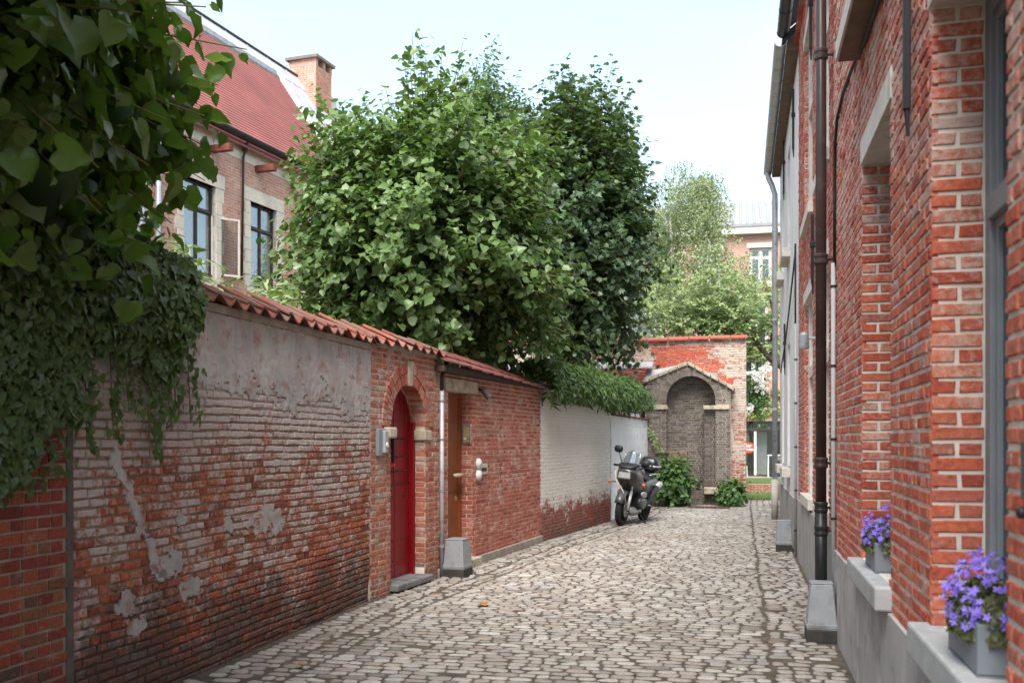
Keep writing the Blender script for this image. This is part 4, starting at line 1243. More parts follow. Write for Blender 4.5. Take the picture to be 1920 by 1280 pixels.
ch = thing('chain', (.75, 20.0, .9), 'short black chain hanging low on the white house', 'chain')
mb = MB()
for i in range(9):
    a_ = (.72, 20.3 - i * .11, 1.05 - .0 * i - .10 * math.sin(i / 8 * math.pi)); MB().tube([(a_[0], a_[1] + .05, a_[2] + .01), (a_[0], a_[1] - .05, a_[2] - .01)], .014 + .005 * (i % 2), 6).build('chain_link', M_black, ch)

# ------------------------------------------------------------------ flower troughs
M_pot = surf('grey_fibre_cement', (.20, .225, .25), .55, .1, 6, .15, 60, rv=0)
M_soil = surf('potting_soil', (.05, .035, .025), .98, .3, 30, .6, 60, rv=0)
t = NT('violet_petal'); a = t.attr()
M_petal = t.finish(t.ramp(a, [(0, (.14, .09, .50)), (.5, (.22, .15, .66)), (1, (.34, .25, .78))]), .55, None, 0, .3)
M_campleaf = leaf_mat('bellflower_leaf', [(.035, .06, .015), (.07, .10, .03), (.13, .14, .05)], .5, .25)
def flower_mesh(rv, openk):
    V = [(0, 0, 0)]; F = []
    for k in range(5):
        an = 2 * math.pi * k / 5
        def pt(r, da, z): return (r * math.cos(an + da), r * math.sin(an + da), z)
        b = len(V)
        V += [pt(.30, -.55, .14), pt(.62, -.42, .30 * openk), pt(1.0, 0, .40 * openk - .12), pt(.62, .42, .30 * openk), pt(.30, .55, .14)]
        F += [(0, b, b + 1), (0, b + 1, b + 2), (0, b + 2, b + 3), (0, b + 3, b + 4)]
    return np_mesh('flower', np.array(V) * .019, np.array(F), np.full(len(F), rv))
FL = [flower_mesh(i / 7, .7 + .15 * (i % 4)) for i in range(8)]
for me in FL: me.materials.append(M_petal)
def trough(y0, y1, x0, x1, z0, h, label, plabel, seed, nfl, nlf, top):
    pt = thing('flower_trough', ((x0 + x1) / 2, (y0 + y1) / 2, z0), label, 'planter', 'grey flower troughs')
    th = .014; o_ = MB()
    o_.box(((x0 + x1) / 2, (y0 + y1) / 2, z0 + .006), (x1 - x0, y1 - y0, .012)).build('base', M_pot, pt)
    for (nm, c, s) in (('end_panel', ((x0 + x1) / 2, y0 + th / 2, z0 + h / 2 + .006), (x1 - x0, th, h)), ('end_panel', ((x0 + x1) / 2, y1 - th / 2, z0 + h / 2 + .006), (x1 - x0, th, h)),
                       ('side_panel', (x0 + th / 2, (y0 + y1) / 2, z0 + h / 2 + .006), (th, y1 - y0 - 2 * th, h)), ('side_panel', (x1 - th / 2, (y0 + y1) / 2, z0 + h / 2 + .006), (th, y1 - y0 - 2 * th, h))):
        MB().box(c, s).build(nm, M_pot, pt, bevel=.003)
    MB().box(((x0 + x1) / 2, (y0 + y1) / 2, z0 + h - .03), (x1 - x0 - 2 * th, y1 - y0 - 2 * th, .02)).build('soil', M_soil, pt)
    pl = thing('bellflower_plant', ((x0 + x1) / 2, (y0 + y1) / 2, z0 + h), plabel, 'plant', 'violet bellflowers')
    g_ = np.random.default_rng(seed)
    c = np.array([(x0 + x1) / 2 - .01, (y0 + y1) / 2, z0 + h - .01]); rad = np.array([(x1 - x0) * .66, (y1 - y0) * .58, top])
    d = norm(g_.normal(size=(nlf, 3))); d[:, 2] = np.abs(d[:, 2]) * .9 - .22
    P = c + d * rad * (.35 + .6 * g_.random((nlf, 1)) ** .5)
    leaves(pl, 'ivy', P, d + np.array([0, 0, -.3]) + .5 * g_.normal(size=(nlf, 3)), d + np.array([0, 0, .5]) + .5 * g_.normal(size=(nlf, 3)), .018 + .016 * g_.random(nlf), M_campleaf)
    for i in range(nfl):
        dd = norm(g_.normal(size=3)); dd[2] = abs(dd[2]) * 1.0 - .12; dd[0] = dd[0] - .25
        dd = norm(dd)
        q = c + dd * rad * (.82 + .30 * g_.random()) + np.array([0, 0, .01])
        ax = Vector(norm(dd * .8 + np.array([-.25, -.35, .5]) + .35 * g_.normal(size=3)))
        o = bpy.data.objects.new('flower', FL[int(g_.random() * 8)]); COL.objects.link(o); o.parent = pl
        s = .6 + .65 * g_.random()
        o.matrix_local = Matrix.Translation(Vector(q) - ORG[pl.name]) @ ax.to_track_quat('Z', 'Y').to_matrix().to_4x4() @ Matrix.Rotation(g_.random() * 6, 4, 'Z') @ Matrix.Scale(s, 4)
    mb = MB()
    for i in range(60):
        dd = norm(g_.normal(size=3)); dd[2] = abs(dd[2]); q = c + dd * rad * .9
        mb.tube([c + np.array([dd[0] * .03, dd[1] * .08, -.02]), q], .0016, 4, False)
    s_ = mb.build('stems', M_twig, pl); s_['kind'] = 'stuff'
trough(3.44, 3.90, .735, .915, .84, .165, 'large grey trough on the nearest window sill', 'violet bellflowers in the nearest sill trough', 5, 190, 4200, .20)
trough(6.02, 6.48, .745, .925, .84, .165, 'smaller-looking grey trough on the farther window sill', 'violet bellflowers in the farther sill trough', 9, 160, 3200, .19)
# ------------------------------------------------------------------ end of the street: tall wall, arched niche
M_brick_tall = brick_mat('tall_wall_brick', [(.30, .09, .07), (.42, .12, .085), (.36, .13, .10), (.48, .17, .12), (.28, .16, .13)],
    wash=((.62, .57, .50), [(0, .46), (1.5, .52), (3.2, .56), (3.6, .54), (8, .56)], 1.1, .8), soot=((.15, .12, .10), [(0, .45), (.8, .30), (2, .2), (8, .2)], 1.5, .6))
M_brick_niche = brick_mat('grey_niche_brick', [(.12, .105, .095), (.18, .155, .14), (.24, .205, .185), (.16, .13, .12), (.30, .26, .23)],
    stain=((.36, .32, .26), [(0, .34), (1.5, .40), (2.4, .46), (8, .46)], 1.6, .6), soot=((.06, .052, .047), [(0, .48), (1.2, .42), (2.4, .42), (8, .38)], 1.3, .7))
M_mortar_niche = surf('niche_mortar', (.40, .355, .295), .95, .25, 6, .5, 80, rv=0, dirt=((.14, .12, .105), .35, 2.0))
M_redtile = surf('red_ridge_tile', (.46, .11, .075), .75, .2, 8, .3, 70, rv=.25)
M_lead = surf('lead_flashing', (.50, .52, .54), .5, .12, 5, .2, 30, metal=.3, rv=0)

WH = Frame((-6.5, 25.75), (1, 0))
wh = wall_thing('tall patched brick wall with red tile coping at the street end', tuple(WH(4.5, 0)))
LH = 6.62; HH = 4.14
slab(WH, rect(0, LH, -.06, HH), n0=-.32).build('mortar', surf('tall_wall_mortar', (.52, .46, .38), .95, .2, 6, .5, 80, rv=0), wh)
recs = brick_field(WH, 2.2, LH, -.02, HH - .02, .185, .062, .014, rough=1.6, bond='mixed')
recs += brick_field(Frame(WH(LH, 0, 0), (0, 1)), .0, .32, -.02, HH - .02, .185, .062, .013)
lay_bricks(wh, recs, M_brick_tall, skip=lambda q: (1213 < q[0] < 1372 and q[1] > 735))
# fresh orange-red repair bricks lie on part of the wall, a little proud
def in_repair(u, v):
    x = u - 6.5
    return (-2.18 - .1 * mnoise.noise(Vector((v * 4, 0, 1))) < x < -.95 + (4.0 - v) * .75 + .1 * mnoise.noise(Vector((v * 5, 2, 1)))) and 3.35 - max(0, x + 1.5) * .55 < v < 3.98 + .03 * mnoise.noise(Vector((u * 4, 1, 1))) 
rp = [r for r in brick_field(WH, 4.2, LH, 3.0, 4.0, .185, .062, .012, rough=1.2, bond='mixed', proud=.007) if in_repair((r[1] + r[2]) / 2, r[3])]
lay_bricks(wh, rp, brick_mat('repair_brick', [(.46, .10, .06), (.54, .13, .075), (.50, .16, .10)], wash=((.55, .45, .38), [(0, .32), (8, .34)], 3, .5)), limit=0, rest='repair_bricks')
x = .0
i = 0
while x < LH - .05:
    w = min(.52, LH + .03 - x)
    P = []
    for dv in (0, .05):
        for (uu, n, v) in ((x, .10, HH - .005), (x + w - .012, .10, HH - .005), (x + w - .012, -.36, HH + .085), (x, -.36, HH + .085)):
            P.append(WH(uu, v + dv + .012 * math.sin(x * 1.3), n))
    MB().hexa(P).build('coping_tile', M_redtile, wh, bevel=.01)
    x += w

# niche structure
WG = Frame((-2.36, 25.20), (1, 0)); X0 = -2.36
ng = thing('arched_niche', tuple(WG(1.05, 0)), 'dark grey brick niche with round arch and stone gable coping', 'niche')
uL, uR, uA = .0, 2.10, 1.06
zL, zR, zA = 3.02, 2.86, 3.48
c_u, c_v, c_r = 1.13, 2.60, .60
n_l, n_r = c_u - c_r, c_u + c_r
hole = [(n_l, -.06 + .001), (n_r, -.06 + .001)] + arc(c_u, c_v, c_r, 0, math.pi, 20)
outer = [(uL, -.06), (n_l - .006, -.06), (n_l - .006, c_v)] + arc(c_u, c_v, c_r + .006, math.pi, 0, 20)[1:-1] + [(n_r + .006, c_v), (n_r + .006, -.06), (uR, -.06), (uR, zR), (uA, zA), (uL, zL)]
slab(WG, outer, n0=-.5).build('mortar', M_mortar_niche, ng)
def gtop(u): return (zL + (zA - zL) * (u - uL) / (uA - uL)) if u < uA else (zA + (zR - zA) * (u - uA) / (uR - uA))
holes = [arch_hole(c_u, c_r, -1, c_v), arch_hole(c_u, c_r + .175, c_v, c_v), rect_hole(uL - .1, n_l + .02, 2.36, 2.47), rect_hole(n_r - .3, uR + .1, 2.36, 2.47)]
recs = brick_field(WG, uL, uR, -.02, zA, .185, .06, .013, holes=holes, rough=1.3, top=lambda u: gtop(u) - .02)
# back of the niche, side reveals
WN_ = Frame((X0 + n_l - .05, 25.20 + .46), (1, 0))
slab(WN_, rect(0, 2 * c_r + .1, -.06, c_v + c_r + .1), n0=-.06).build('niche_back', M_mortar_niche, ng)
recs += brick_field(WN_, .0, 2 * c_r + .1, -.02, c_v + c_r + .05, .185, .06, .012, rough=1.5, bond='mixed')
jl = WG.jamb_lo(n_l, .46); recs += brick_field(jl, .0, .46, -.02, c_v, .185, .06, .013)
jr = WG.jamb_hi(n_r, .46); recs += brick_field(jr, .0, .46, -.02, c_v, .185, .06, .013)
lay_bricks(ng, recs, M_brick_niche)
# inner pilaster on the right, below the impost
WP = Frame((X0 + n_r - .27, 25.33), (1, 0))
pb = MB(); pb.fbox(WP, 0, .27, -.06, 2.36, -.30, -.012); pb.build('pilaster_core', M_mortar_niche, ng)
recs = brick_field(WP, 0, .265, -.02, 2.35, .185, .06, .012) + brick_field(Frame(WP(0, 0, -.30), (0, -1)), 0, .3, -.02, 2.35, .185, .06, .012)
lay_bricks(ng, recs, M_brick_niche, limit=0, rest='pilaster_bricks')
ring_bricks(WG, c_u, c_v, c_r - .003, c_r + .165, 0, math.pi, 36, -.16, .012, ng, M_brick_niche)
for i in range(22):
    b0, b1 = math.pi * (i + .05) / 22, math.pi * (i + .95) / 22; P = []
    for nn in (-.46, -.165):
        for R0, b in ((c_r - .003, b0), (c_r + .07, b0), (c_r + .07, b1), (c_r - .003, b1)): P.append(WG(c_u + R0 * math.cos(b), c_v + R0 * math.sin(b), nn))
    MB().hexa(P).build('arch_brick', M_brick_niche, ng)
mb = MB(); mb.fbox(WG, uL - .03, n_l + .03, 2.365, 2.465, -.3, .05, jit=.008); mb.build('impost_stone', M_stone, ng, bevel=.01)
mb = MB(); mb.fbox(WG, n_r - .29, uR - .04, 2.365, 2.465, -.3, .05, jit=.008); mb.build('impost_stone', M_stone, ng, bevel=.01)
mb = MB(); mb.fbox(WG, n_r - .28, n_r + .14, .26, .43, -.2, .12, jit=.012); mb.build('footing_stone', M_stone, ng, bevel=.03)
for (ua, va, ub, vb, k) in ((uL - .12, zL - .03, uA, zA, 5), (uA, zA, uR + .1, zR - .05, 6)):
    for i in range(k):
        a, b = i / k, (i + 1) / k - .02
        P = []
        for dv in (0.0, .085):
            for (tt, n) in ((a, .07), (b, .07), (b, -.22), (a, -.22)):
                P.append(WG(ua + (ub - ua) * tt + rng.uniform(-.004, .004), va + (vb - va) * tt + dv + rng.uniform(-.006, .006), n))
        MB().hexa(P).build('coping_stone', M_stone, ng, bevel=.008)
P = [WG(uL - .14, zL + .03, -.23), WG(uA, zA + .06, -.23), WG(uA, zA + .06, -.56), WG(uL - .5, zL + .25, -.56)]
mb = MB(); mb.hexa(P + [p + Vector((0, 0, .03)) for p in P]); mb.build('lead_roof', M_lead, ng)
P = [WG(uA, zA + .055, -.23), WG(uR + .1, zR + .03, -.23), WG(uR + .1, zR + .03, -.56), WG(uA, zA + .055, -.56)]
mb = MB(); mb.hexa(P + [p + Vector((0, 0, .03)) for p in P]); mb.build('lead_roof', M_lead, ng)
# broken buttress stub at the right
WS = Frame((-.26, 25.42), (1, 0))
bs = thing('buttress_stub', tuple(WS(.15, 0)), 'broken red brick buttress stub right of the niche', 'buttress')
slab(WS, [(0, -.06), (.36, -.06), (.36, 1.5), (.10, 1.5), (.02, 2.0), (0, 2.7)], n0=-.32).build('core', M_mortar, bs)
lay_bricks(bs, brick_field(WS, 0, .36, -.02, 1.5, .185, .062, .014, rough=2), M_brick_tall, limit=60)
# old stone pedestal in front of the niche
pd = thing('stone_pedestal', (-1.55, 24.95, 0), 'weathered stone pedestal with broad cap among the niche shrubs', 'pedestal')
MB().box((-1.55, 24.95, .52), (.34, .30, 1.06), 0, top=.94).build('shaft', M_stone, pd, bevel=.02)
MB().box((-1.55, 24.95, 1.19), (.50, .42, .28), 0, top=1.06).build('cap', surf('brown_old_stone', (.20, .13, .10), .95, .35, 8, .9, 30, rv=0, dirt=((.45, .38, .32), .3, 6.0)), pd, bevel=.035)

# outbuilding with red tiled lean-to roof
ob = thing('tiled_outbuilding', (-3.6, 24.2, 0), 'low outbuilding with red tiled lean-to roof behind the white wall', 'outbuilding')
mb = MB(); mb.box((-4.6, 24.4, 1.2), (4.2, 2.4, 2.5)); mb.build('walls', M_white, ob)
MR = surf('lean_to_tile', (.30, .085, .055), .8, .25, 8, .3, 70, rv=.4, dirt=((.16, .13, .07), .3, 3.0))
R0, R1 = Vector((0, 23.0, 2.46)), Vector((0, 25.72, 3.50))
V, Fq, Rn = [], [], []
ncr = 24
for r in range(ncr):
    for k in range(26):
        xa = -6.6 + k * .17 + (.085 if r % 2 else 0); xb = xa + .163
        if xb > -2.36: continue
        p0, p1 = R0.lerp(R1, r / ncr), R0.lerp(R1, (r + 1.25) / ncr)
        b = len(V)
        for (zz) in (0.012, .026):
            for (x_, q) in ((xa, p0), (xb, p0), (xb, p1), (xa, p1)): V.append((x_ - -3.6, q.y - 24.2, q.z + zz - (0 if q is p0 else .018)))
        Fq += [(b + 4, b + 5, b + 6, b + 7), (b, b + 1, b + 5, b + 4), (b + 1, b + 2, b + 6, b + 5), (b + 3, b, b + 4, b + 7)]
        Rn += [rng.random()] * 4
o = link_mesh('roof_tiles', np_mesh('roof_tiles', np.array(V), np.array(Fq), Rn), MR, ob, (-3.6, 24.2, 0)); o['kind'] = 'stuff'
mb = MB(); mb.hexa([(-6.6, 23.0, 2.38), (-2.42, 23.0, 2.38), (-2.42, 25.72, 3.42), (-6.6, 25.72, 3.42), (-6.6, 23.0, 2.46), (-2.42, 23.0, 2.46), (-2.42, 25.72, 3.50), (-6.6, 25.72, 3.50)]); mb.build('roof_deck', M_soffit, ob)
for r in range(12):
    p = R0.lerp(R1, (r + .5) / 12); MB().box((-2.40, p.y, p.z + .03), (.10, .22, .06)).build('verge_tile', M_redtile, ob, bevel=.008)
mb = MB(); mb.hexa([(-6.6, 25.4, 3.42), (-2.2, 25.4, 3.42), (-2.2, 25.74, 3.55), (-6.6, 25.74, 3.55), (-6.6, 25.4, 3.46), (-2.2, 25.4, 3.46), (-2.2, 25.74, 3.62), (-6.6, 25.74, 3.62)]); mb.build('flashing', M_lead, ob)

# ------------------------------------------------------------------ left: large house behind the wall
WM = Frame((-10.5, 18.1), (math.sin(R_(6.4)), math.cos(R_(6.4))))
M_brick_M = brick_mat('pale_red_brick', [(.60, .28, .20), (.66, .34, .245), (.70, .40, .29), (.64, .36, .27)], wash=((.70, .60, .50), [(0, .42), (8, .44)], 2.4, .5))
M_sand = surf('sandstone_block', (.86, .79, .65), .9, .12, 5, .4, 50, rv=.12, dirt=((.50, .44, .35), .12, 5.0))
M_frame_dark = surf('dark_brown_frame', (.055, .04, .035), .5, .2, 6, 0, rv=.1)
M_rooftile = surf('plum_roof_tile', (.36, .125, .108), .72, .18, 1.2, .2, 70, rv=.05, dirt=((.24, .12, .10), .15, 1.5))
hm = thing('brick_mansion', tuple(WM(1.0, 0)), 'large brick house with red tiled roof and sandstone windows behind the wall', 'house')
mw = [(-5.10 + 2.24 * i, -4.08 + 2.24 * i, 4.92, 6.76) for i in range(5)]
holes_poly = [rect(*w) for w in mw]
slab(WM, rect(-7, 8.6, -.06, 8.0), holes_poly, n0=-.45).build('mortar', M_mortar_pale, hm)
blocks = []
for (a, b, c, d) in mw:
    blocks.append((a - .25, (a + b) / 2 - .002, d, d + .26)); blocks.append(((a + b) / 2 + .002, b + .30, d, d + .26))
    v = c - .02; k = 0
    while v < d - .05:
        h = .262
        for s_ in (0, 1):
            L = (.27 if (k + s_) % 2 else .20)
            blocks.append((a - L, a, v, v + h - .006) if s_ == 0 else (b, b + L, v, v + h - .006))
        v += h; k += 1
    blocks.append((a - .12, b + .12, c - .20, c - .026))
u = -3.5
while u < 8.5:
    w = rng.uniform(.45, .75); blocks.append((u, u + w - .008, 7.74, 7.98)); blocks.append((u + .25, u + w + .24, 7.55, 7.733)); u += w
for q in ((.06, .44, 7.40, 7.55), (1.68, 2.04, 7.40, 7.55), (3.1, 3.46, 7.40, 7.55)): pass
for v in (5.6, 6.2, 4.4): blocks.append((3.3, 3.55, v, v + .3))
holes = [rect_hole(*w) for w in mw] + [rect_hole(a - .004, b + .004, c - .004, d + .004) for a, b, c, d in blocks]
recs = brick_field(WM, -4.2, 8.5, 2.9, 7.9, .18, .063, .013, holes=holes, rough=1.0)
lay_bricks(hm, recs, M_brick_M, min_px=8)
for (a, b, c, d) in blocks:
    q = project(WM((a + b) / 2, (c + d) / 2, 0))
    if q is None or q[0] < 180 or q[0] > 720: continue
    mb = MB(); mb.fbox(WM, a, b, c, d, -.16 if c > 7.4 else -.2, .005 + rng.uniform(0, .006)); mb.build('stone_block', M_sand, hm, bevel=.006, seg=1)
t = NT('clear_glass'); tr = t.n('ShaderNodeBsdfTransparent', Color=(.92, .95, .94)); gl = t.n('ShaderNodeBsdfGlossy', Color=(.9, .93, .95), Roughness=.02)
mx = t.n('ShaderNodeMixShader', Fac=t.math('ADD', t.math('MULTIPLY', t.n('ShaderNodeFresnel', IOR=1.5).outputs[0], .7), .03)); t.t.links.new(tr.outputs[0], mx.inputs[1]); t.t.links.new(gl.outputs[0], mx.inputs[2]); t.t.links.new(mx.outputs[0], t.out.inputs[0])
M_clear = t.m
M_glass_sky = glass_mat('sky_lit_glass', (.10, .12, .13), .02, .35)
M_blind = surf('pale_blind', (.60, .64, .66), .8, .04, 3, 0, rv=0)
for i, (a, b, c, d) in enumerate(mw[1:], 1):
    w = window(hm, WM, a, b, c, d, .10, M_frame_dark, trans=6.22, mull=True, fw=.04, glass=M_clear, ft=.04, mw=.025)
    mb = MB(); mb.fbox(WM, a + .04, b - .04, c + .62, d - .03, -.19, -.18); mb.build('blind', M_blind, w)
# open casement of the second window
a, b, c, d = mw[2]
cas = Frame(WM(b - .02, 0, -.12), (WM.n * .55 + WM.u * .85))
M_case = surf('casement_paint', (.74, .70, .63), .6, .1, 6, 0, rv=0)
mb = MB(); q = .04
mb.fbox(cas, .0, q, c + .06, 6.18, -.02, .02); mb.fbox(cas, .62 - q, .62, c + .06, 6.18, -.02, .02); mb.fbox(cas, q, .62 - q, c + .06, c + .06 + q, -.02, .02); mb.fbox(cas, q, .62 - q, 6.18 - q, 6.18, -.02, .02)
oc = mb.build('open_casement', M_case, hm)
mb = MB(); mb.fbox(cas, q, .62 - q, c + .06 + q, 6.18 - q, -.003, .003); mb.build('pane', M_clear, oc)
# corbel beams
M_corbel = surf('red_brown_beam', (.20, .06, .04), .8, .25, 8, .3, 50, rv=.1)
for u in (-2.9, -1.3, .27, 1.86, 3.28, 4.9):
    mb = MB(); mb.fbox(WM, u - .07, u + .07, 7.43, 7.57, -.1, .46); mb.build('corbel', M_corbel, hm, bevel=.008)
# roof
k_ = 3.19 / 2.19
def RP(u, w, dz=0.0): return WM(u, 8.0 + k_ * w + dz, -w)
V, Fq, Rn = [], [], []
org = ORG[hm.name]
ncr = 40; wt_ = 2.19; w0 = -.16
for r in range(ncr):
    wa_, wb_ = w0 + (wt_ - w0) * r / ncr, w0 + (wt_ - w0) * (r + 1.2) / ncr
    u = -4.2
    while u < 6.15:
        j = rng.uniform(-.0015, .0015); tw = min(rng.uniform(.7, 1.7), 6.17 - u)
        b = len(V)
        for dz0, dz1 in ((.012, 0.0), (.048 + j, .012)):
            for (uu, w_, dz) in ((u, wa_, dz0), (u + tw, wa_, dz0), (u + tw, wb_, dz1), (u, wb_, dz1)): V.append(tuple(RP(uu, w_, dz) - org))
        Fq += [(b + 4, b + 5, b + 6, b + 7), (b, b + 1, b + 5, b + 4), (b + 1, b + 2, b + 6, b + 5), (b + 3, b, b + 4, b + 7)]
        Rn += [rng.random()] * 4; u += tw
rt = link_mesh('roof_tiles', np_mesh('roof_tiles', np.array(V), np.array(Fq), Rn), M_rooftile, hm, org); rt['kind'] = 'stuff'
def roof_sheet(u0, u1, wa_, wb_, d0, d1):
    P = [RP(u0, wa_, d0), RP(u1, wa_, d0), RP(u1, wb_, d0), RP(u0, wb_, d0)]; Q = [RP(u0, wa_, d1), RP(u1, wa_, d1), RP(u1, wb_, d1), RP(u0, wb_, d1)]
    return MB().hexa(P + Q)
roof_sheet(-7, 6.2, .02, 2.6, -.15, 0).build('roof_deck', M_soffit, hm)
roof_sheet(-7, -4.2, -.16, 2.2, .0, .03).build('roof_sheet', M_rooftile, hm)
roof_sheet(6.42, 9.4, -.16, 2.6, -.15, .02).build('zinc_roof', M_lead, hm)
for u in (6.95, 7.45, 7.95, 8.45, 8.95): roof_sheet(u, u + .03, -.16, 2.6, .02, .05).build('standing_seam', M_lead, hm)
roof_sheet(6.16, 6.44, -.22, 2.26, -.1, .12).build('gable_coping', surf('pale_coping', (.66, .66, .64), .8, .1, 5, .2, 40, rv=0), hm, bevel=.01)
roof_sheet(-7, 6.2, 2.16, 2.30, .0, .10).build('lead_curb', surf('dark_lead', (.20, .21, .22), .6, .35, 9, .6, 20, rv=0), hm)
# glazed ridge strip
t = NT('ridge_glazing'); b_ = t.n('ShaderNodeBsdfPrincipled', Base_Color=(.50, .56, .60), Roughness=.25); t.t.links.new(b_.outputs[0], t.out.inputs[0]); M_rg = t.m
for i in range(16):
    u = -6.8 + i * .93
    if u + .9 > 8.1: break
    roof_sheet(u + .02, u + .89, 2.30, 2.62, .02, .05).build('skylight_pane', M_rg, hm)
    roof_sheet(u - .02, u + .02, 2.30, 2.62, .02, .07).build('glazing_bar', M_lead, hm)
MB().tube([RP(-7, 2.63, .05), RP(8.1, 2.63, .05)], .05, 8).build('ridge_bar', M_frame_dark, hm)
P = [WM(-7, 8.0, -.45), WM(9.4, 8.0, -.45), WM(9.4, -.06, -.45), WM(-7, -.06, -.45)]
mb = MB(); mb.hexa([WM(-7, -.06, -5.4), WM(8.6, -.06, -5.4), WM(8.6, -.06, -5.2), WM(-7, -.06, -5.2), WM(-7, 8, -5.4), WM(8.6, 8, -5.4), WM(8.6, 8, -5.2), WM(-7, 8, -5.2)]); mb.build('rear_wall', M_upper, hm)
P = [RP(-7, 2.6, -.1), RP(9.4, 2.6, -.1), WM(9.4, 8.0, -5.4), WM(-7, 8.0, -5.4)]
mb = MB(); mb.hexa(P + [p + Vector((0, 0, .1)) for p in P]); mb.build('rear_roof', M_roof_dark, hm)
mb = MB(); mb.add([WM(9.4, -.06, 0), WM(9.4, -.06, -5.4), WM(9.4, 8, -5.4), RP(9.4, 2.6), WM(9.4, 8, 0), WM(9.0, -.06, 0), WM(9.0, -.06, -5.4), WM(9.0, 8, -5.4), RP(9.0, 2.6), WM(9.0, 8, 0)], [(0, 1, 2, 3, 4), (9, 8, 7, 6, 5), (0, 5, 6, 1), (1, 6, 7, 2), (2, 7, 8, 3), (3, 8, 9, 4), (4, 9, 5, 0)]); mb.build('gable_wall', M_upper, hm)
mb = MB(); mb.fbox(WM, 8.6, 9.0, -.06, 8.0, -.45, -.01); mb.build('corner_pier', M_sand, hm)
# stepped gable bricks and chimney
for i in range(7):
    w = .5 + i * .3; mb = MB(); mb.fbox(WM, 9.05, 9.45, 8.0 + k_ * w - .4, 8.0 + k_ * w + .36, -w - .30, -w); mb.build('gable_step', surf('step_white', (.66, .64, .60), .9, .1, 4, .2, 40, rv=0) if i == 0 else bpy.data.materials['step_white'], hm)
chm = MB()
cfr = Frame(WM(7.75, 0, -2.0), WM.u)
mb = MB(); mb.fbox(cfr, .01, .86, 10.4, 12.12, -.85, -.012); mb.build('chimney', M_mortar_pale, hm)
ch_ = bpy.data.objects[mb and hm.children[-1].name]
rc = brick_field(cfr, 0, .87, 10.6, 12.12, .18, .063, .013) + brick_field(Frame(cfr(0, 0, -.86), cfr.n), 0, .86, 10.6, 12.12, .18, .063, .013)
lay_bricks(ch_, rc, M_brick_M, limit=0)
for u in (.0, .40, .77):
    mb = MB(); mb.fbox(cfr, u, u + .12, 12.12, 12.32, -.87, -.0); mb.build('chimney_pier', M_brick_M, ch_)
mb = MB(); mb.fbox(cfr, -.08, .95, 12.32, 12.40, -.95, .08); mb.build('chimney_cap', surf('cap_slab', (.22, .19, .17), .9, .2, 6, .3, 40, rv=0), ch_)
gutter(WM, -6.5, 8.6, 8.02, .17, .10, M_pipe_black, 'dark half-round gutter below the red tiled roof', seams=14)
dpm = thing('downpipe', tuple(WM(1.22, 4.9, .06)), 'thin dark pipe down the brick mansion between two windows', 'downpipe')
MB().tube([WM(1.30, 7.95, .16), WM(1.30, 7.80, .10), WM(1.28, 7.6, .05), WM(1.22, 5.0, .05)], .026, 8).build('pipe', M_frame_dark, dpm, smooth=True)
MB().lathe(WM(1.30, 7.72, .08), (0, 0, 1), [(0, .04), (.1, .07), (.14, .07)], 10).build('hopper', M_frame_dark, dpm)
for u, lb in ((-1.47, 'right one of two zinc pipes on the brick mansion by the dark tree'), (-1.92, 'left one of two zinc pipes on the brick mansion by the dark tree')):
    q = thing('downpipe', tuple(WM(u, 3, .08)), lb, 'downpipe'); MB().tube([WM(u, 3.0, .08), WM(u, 7.9, .08)], .055, 10).build('pipe', M_zinc, q, smooth=True)
    for v in (4.6, 5.6, 6.8): MB().lathe(WM(u, v, .08), (0, 0, 1), [(0, .064), (.05, .064)], 12).build('collar', M_zinc, q)

# ------------------------------------------------------------------ background: lawn, low wall, café building
t = NT('lawn'); p = t.pos(); c = t.mix(t.rng(t.noise(p, 6, 5), .3, .7), (.06, .115, .028), (.12, .19, .05)); M_lawn = t.finish(c, .95, t.bump(t.noise(p, 120, 4), .8, .03))
mb = MB(); mb.add([(-14, 27.55, -.012), (12, 27.55, -.012), (12, 44.3, -.012), (-14, 44.3, -.012)], [(0, 1, 2, 3)]); tag(mb.build('lawn', M_lawn), kind='structure')
mb = MB(); mb.add([(-14, 44.3, -.02), (12, 44.3, -.02), (12, 46, -.02), (-14, 46, -.02)], [(0, 1, 2, 3)]); tag(mb.build('pavement', surf('pink_paving', (.42, .30, .27), .9, .15, 5, .2, 30, rv=0)), kind='structure')
gl_ = thing('lawn_grass', (1, 29, 0), 'short green grass on the lawn beyond the wall', 'grass')
gl_['kind'] = 'stuff'
n = 7000; gg = np.random.default_rng(3)
P = np.stack([gg.uniform(-.4, 2.6, n), 27.6 + gg.random(n) ** 1.5 * 10, np.full(n, -.012)], 1)
leaves(gl_, 'lance', P, np.stack([gg.normal(size=n) * .35, gg.normal(size=n) * .35, np.ones(n)], 1), np.stack([gg.normal(size=n), -np.ones(n), gg.normal(size=n) * .2], 1), .05 + .05 * gg.random(n), leaf_mat('grass_blade', [(.07, .13, .03), (.12, .20, .05), (.19, .26, .08)], .5, .3), rest='blades')
WQ = Frame((-.4, 31.0), (1, 0))
lw = wall_thing('low brick garden wall on the lawn beyond the street', tuple(WQ(1.4, 0)))
slab(WQ, rect(0, 3.4, -.06, .27), n0=-.22).build('mortar', M_mortar, lw)
lay_bricks(lw, brick_field(WQ, 0, 3.4, -.03, .27, .19, .062, .012), brick_mat('garden_brick', [(.28, .10, .07), (.36, .14, .09), (.32, .15, .11)]), limit=60)

